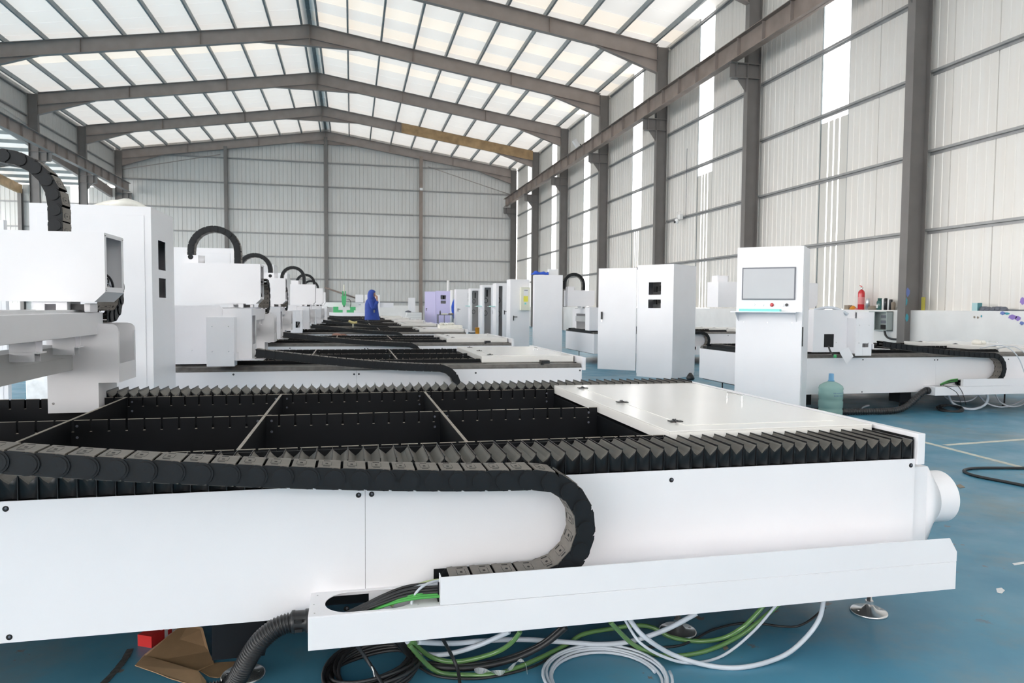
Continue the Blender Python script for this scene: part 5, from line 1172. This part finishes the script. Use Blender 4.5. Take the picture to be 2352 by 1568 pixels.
led('white_canister', 'slim white canister beside the green bottle on the ledge', 'canister', 2028.5, MB().lathe([(.03, 0), (.03, .22), (.015, .235)], n=14), PAPER)
led('black_canister', 'black canister, first dark one right of the green bottle', 'canister', 2034, MB().lathe([(.035, 0), (.035, .24), (.02, .25)], n=14), CARBON)
led('white_canister', 'slim white canister, the right one of the two on the ledge', 'canister', 2041, MB().lathe([(.025, 0), (.025, .215), (.015, .225)], n=14), PAPER)
led('black_canister', 'black canister, the right one next to the grey column', 'canister', 2045.5, MB().lathe([(.035, 0), (.035, .20), (.03, .22)], n=14), CARBON)
led('brown_jar', 'brown jar on the ledge touching the near grey column', 'jar', 2051.5, MB().lathe([(.04, 0), (.045, .14), (.03, .17)], n=14), MUD)
tb = thing('teal_carton', 'small teal and pale carton on the ledge right of the column', 'box', (LX_, ledge_y(2244), 1.23)); obj('carton_body', MB().box(-.05, -.055, 0, .05, .06, .14), mat('pale_teal', (.42, .62, .64), .6), tb); obj('carton_end', MB().box(-.051, -.056, 0, .051, -.054, .141), mat('teal_card', (.10, .30, .34), .6), tb)
mb = MB()
for k in range(5): mb.lathe([(.06, 0), (.075, .025), (.05, .06+.02*math.sin(k*2)), (.02, .075)], (0, -.22+.10*k, 0), 8)
mb.tube(spline([(0, -.25, .02), (-.02, -.5, .015), (.02, -.8, .02), (0, -1.1, .02)], 5), .012, 6)
led('black_rag_heap', 'black heap of rags and cord on the ledge at right', 'rags', 2280, mb, BEZEL)
led('yellow_strip', 'yellow plastic strip standing behind the near grey column', 'strip', 2118, MB().box(0, -.03, 0, .04, .03, .26), mat('olive_yellow', (.40, .36, .06), .6))
eb = thing('switch_box', 'open grey electrical switch box mounted on the white wall base', 'switch box', (10.92, 12.56, .80))
obj('box_shell', MB().box(-.16, 0, 0, -.0, .012, .40).box(-.16, .50, 0, 0, .512, .40).box(-.16, 0, 0, 0, .512, .012).box(-.16, 0, .388, 0, .512, .40).box(-.012, 0, 0, 0, .512, .40).box(-.165, .34, 0, -.155, .512, .40), mat('switch_box_grey', (.42, .47, .46), .4), eb)
obj('breaker', MB().box(-.06, .08, .26, -.012, .28, .32), BEZEL, eb); obj('breaker', MB().box(-.06, .08, .15, -.012, .28, .21), BEZEL, eb); obj('meter', MB().box(-.08, .08, .03, -.012, .26, .12), SLOT, eb); obj('warning_label', MB().box(-.167, .40, .27, -.165, .43, .33), REDP, eb); obj('yellow_tag', MB().box(-.167, .40, .18, -.165, .42, .25), YEL, eb)
obj('conduit', MB().tube(spline([(-.08, .14, .0), (-.08, .10, -.10), (-.08, -.02, -.16), (-.06, -.25, -.17)], 6), .022, 8), CARBON, eb)
cv = thing('security_camera', 'white security camera with two antennas on the right wall', 'camera', (11.0, 22.7, 4.22))
obj('camera_base', MB().box(-.02, -.06, .05, .12, .06, .22), PAPER, cv, bevel=.01); obj('camera_ball', MB().lathe([(.02, -.10), (.07, -.06), (.08, 0), (.07, .05), (.03, .08)], (-.08, 0, 0), 16), PAPER, cv); obj('lens', MB().lathe([(.045, -.02), (.04, .02)], (-.155, 0, -.04), 14, 'x'), CARBON, cv)
for s in (-1, 1): obj('antenna', MB().tube([(-.02, s*.09, .05), (-.02, s*.10, .32)], .010, 6), PAPER, cv)
obj('camera_cable', MB().tube([(.1, -.3, .1), (.1, -.3, 2.4)], .01, 5), BEZEL, cv)
fl_ = thing('floodlight', 'small white floodlight on the crane beam at mid hall', 'lamp', (10.12, 31.1, 8.60)); obj('lamp_body', MB().box(-.22, -.08, -.05, -.02, .08, .30), PAPER, fl_, bevel=.01, rot=(0, R(-35), 0)); obj('lamp_bracket', MB().box(-.04, -.02, -.05, .06, .02, .02), BLACK, fl_)
tag(obj('junction_box', MB().box(-.10, -.06, -.08, .10, 0, .08), PAPER, loc=(4.55, YE-.32, 8.98), bevel=.01), 'small pale junction box high on the far wall column', 'junction box')
# paint marks
def blot(parent, c, n, ru, rv, m_):
    c = Vector(c); n = Vector(n); u = Vector((0, 0, 1)).cross(n).normalized(); v = Vector((0, 0, 1)); k_ = 16
    vs = [c+u*ru*(1+.18*math.sin(k*2.3))*math.cos(2*PI*k/k_)+v*rv*(1+.15*math.sin(k*1.7))*math.sin(2*PI*k/k_) for k in range(k_)]
    mb = MB(); mb.add([tuple(p+n*.002) for p in vs]+[tuple(p) for p in vs], [tuple(range(k_))]+[(i, k_+i, k_+(i+1) % k_, (i+1) % k_) for i in range(k_)]); obj('paint_mark', mb, m_, parent)
for px, py, ru, rv, m_ in ((2085, 671, .045, .085, BLUP), (2081, 692, .03, .08, TEALP), (2083, 729, .035, .075, TEALP)):
    q = at(px, py, y=12.09); blot(wall_right, q, (0, -1, 0), ru, rv, m_)
for px, py, ru, rv, m_ in ((2238, 728, .02, .02, MUD), (2246, 729, .02, .02, MUD), (2254, 726, .015, .02, TEALP), (2303, 719, .05, .03, BLUP), (2313, 720, .05, .02, TEALP), (2326, 728, .08, .04, PURP), (2338, 731, .05, .04, PURP), (2347, 742, .04, .03, BLUP)):
    q = at(px, py, x=10.915); blot(wall_right, q, (-1, 0, 0), ru, rv, m_)
q = at(2349, 691, x=11.13); blot(wall_right, q, (-1, 0, 0), .05, .06, PURP)
# bright metal scraps of the annex
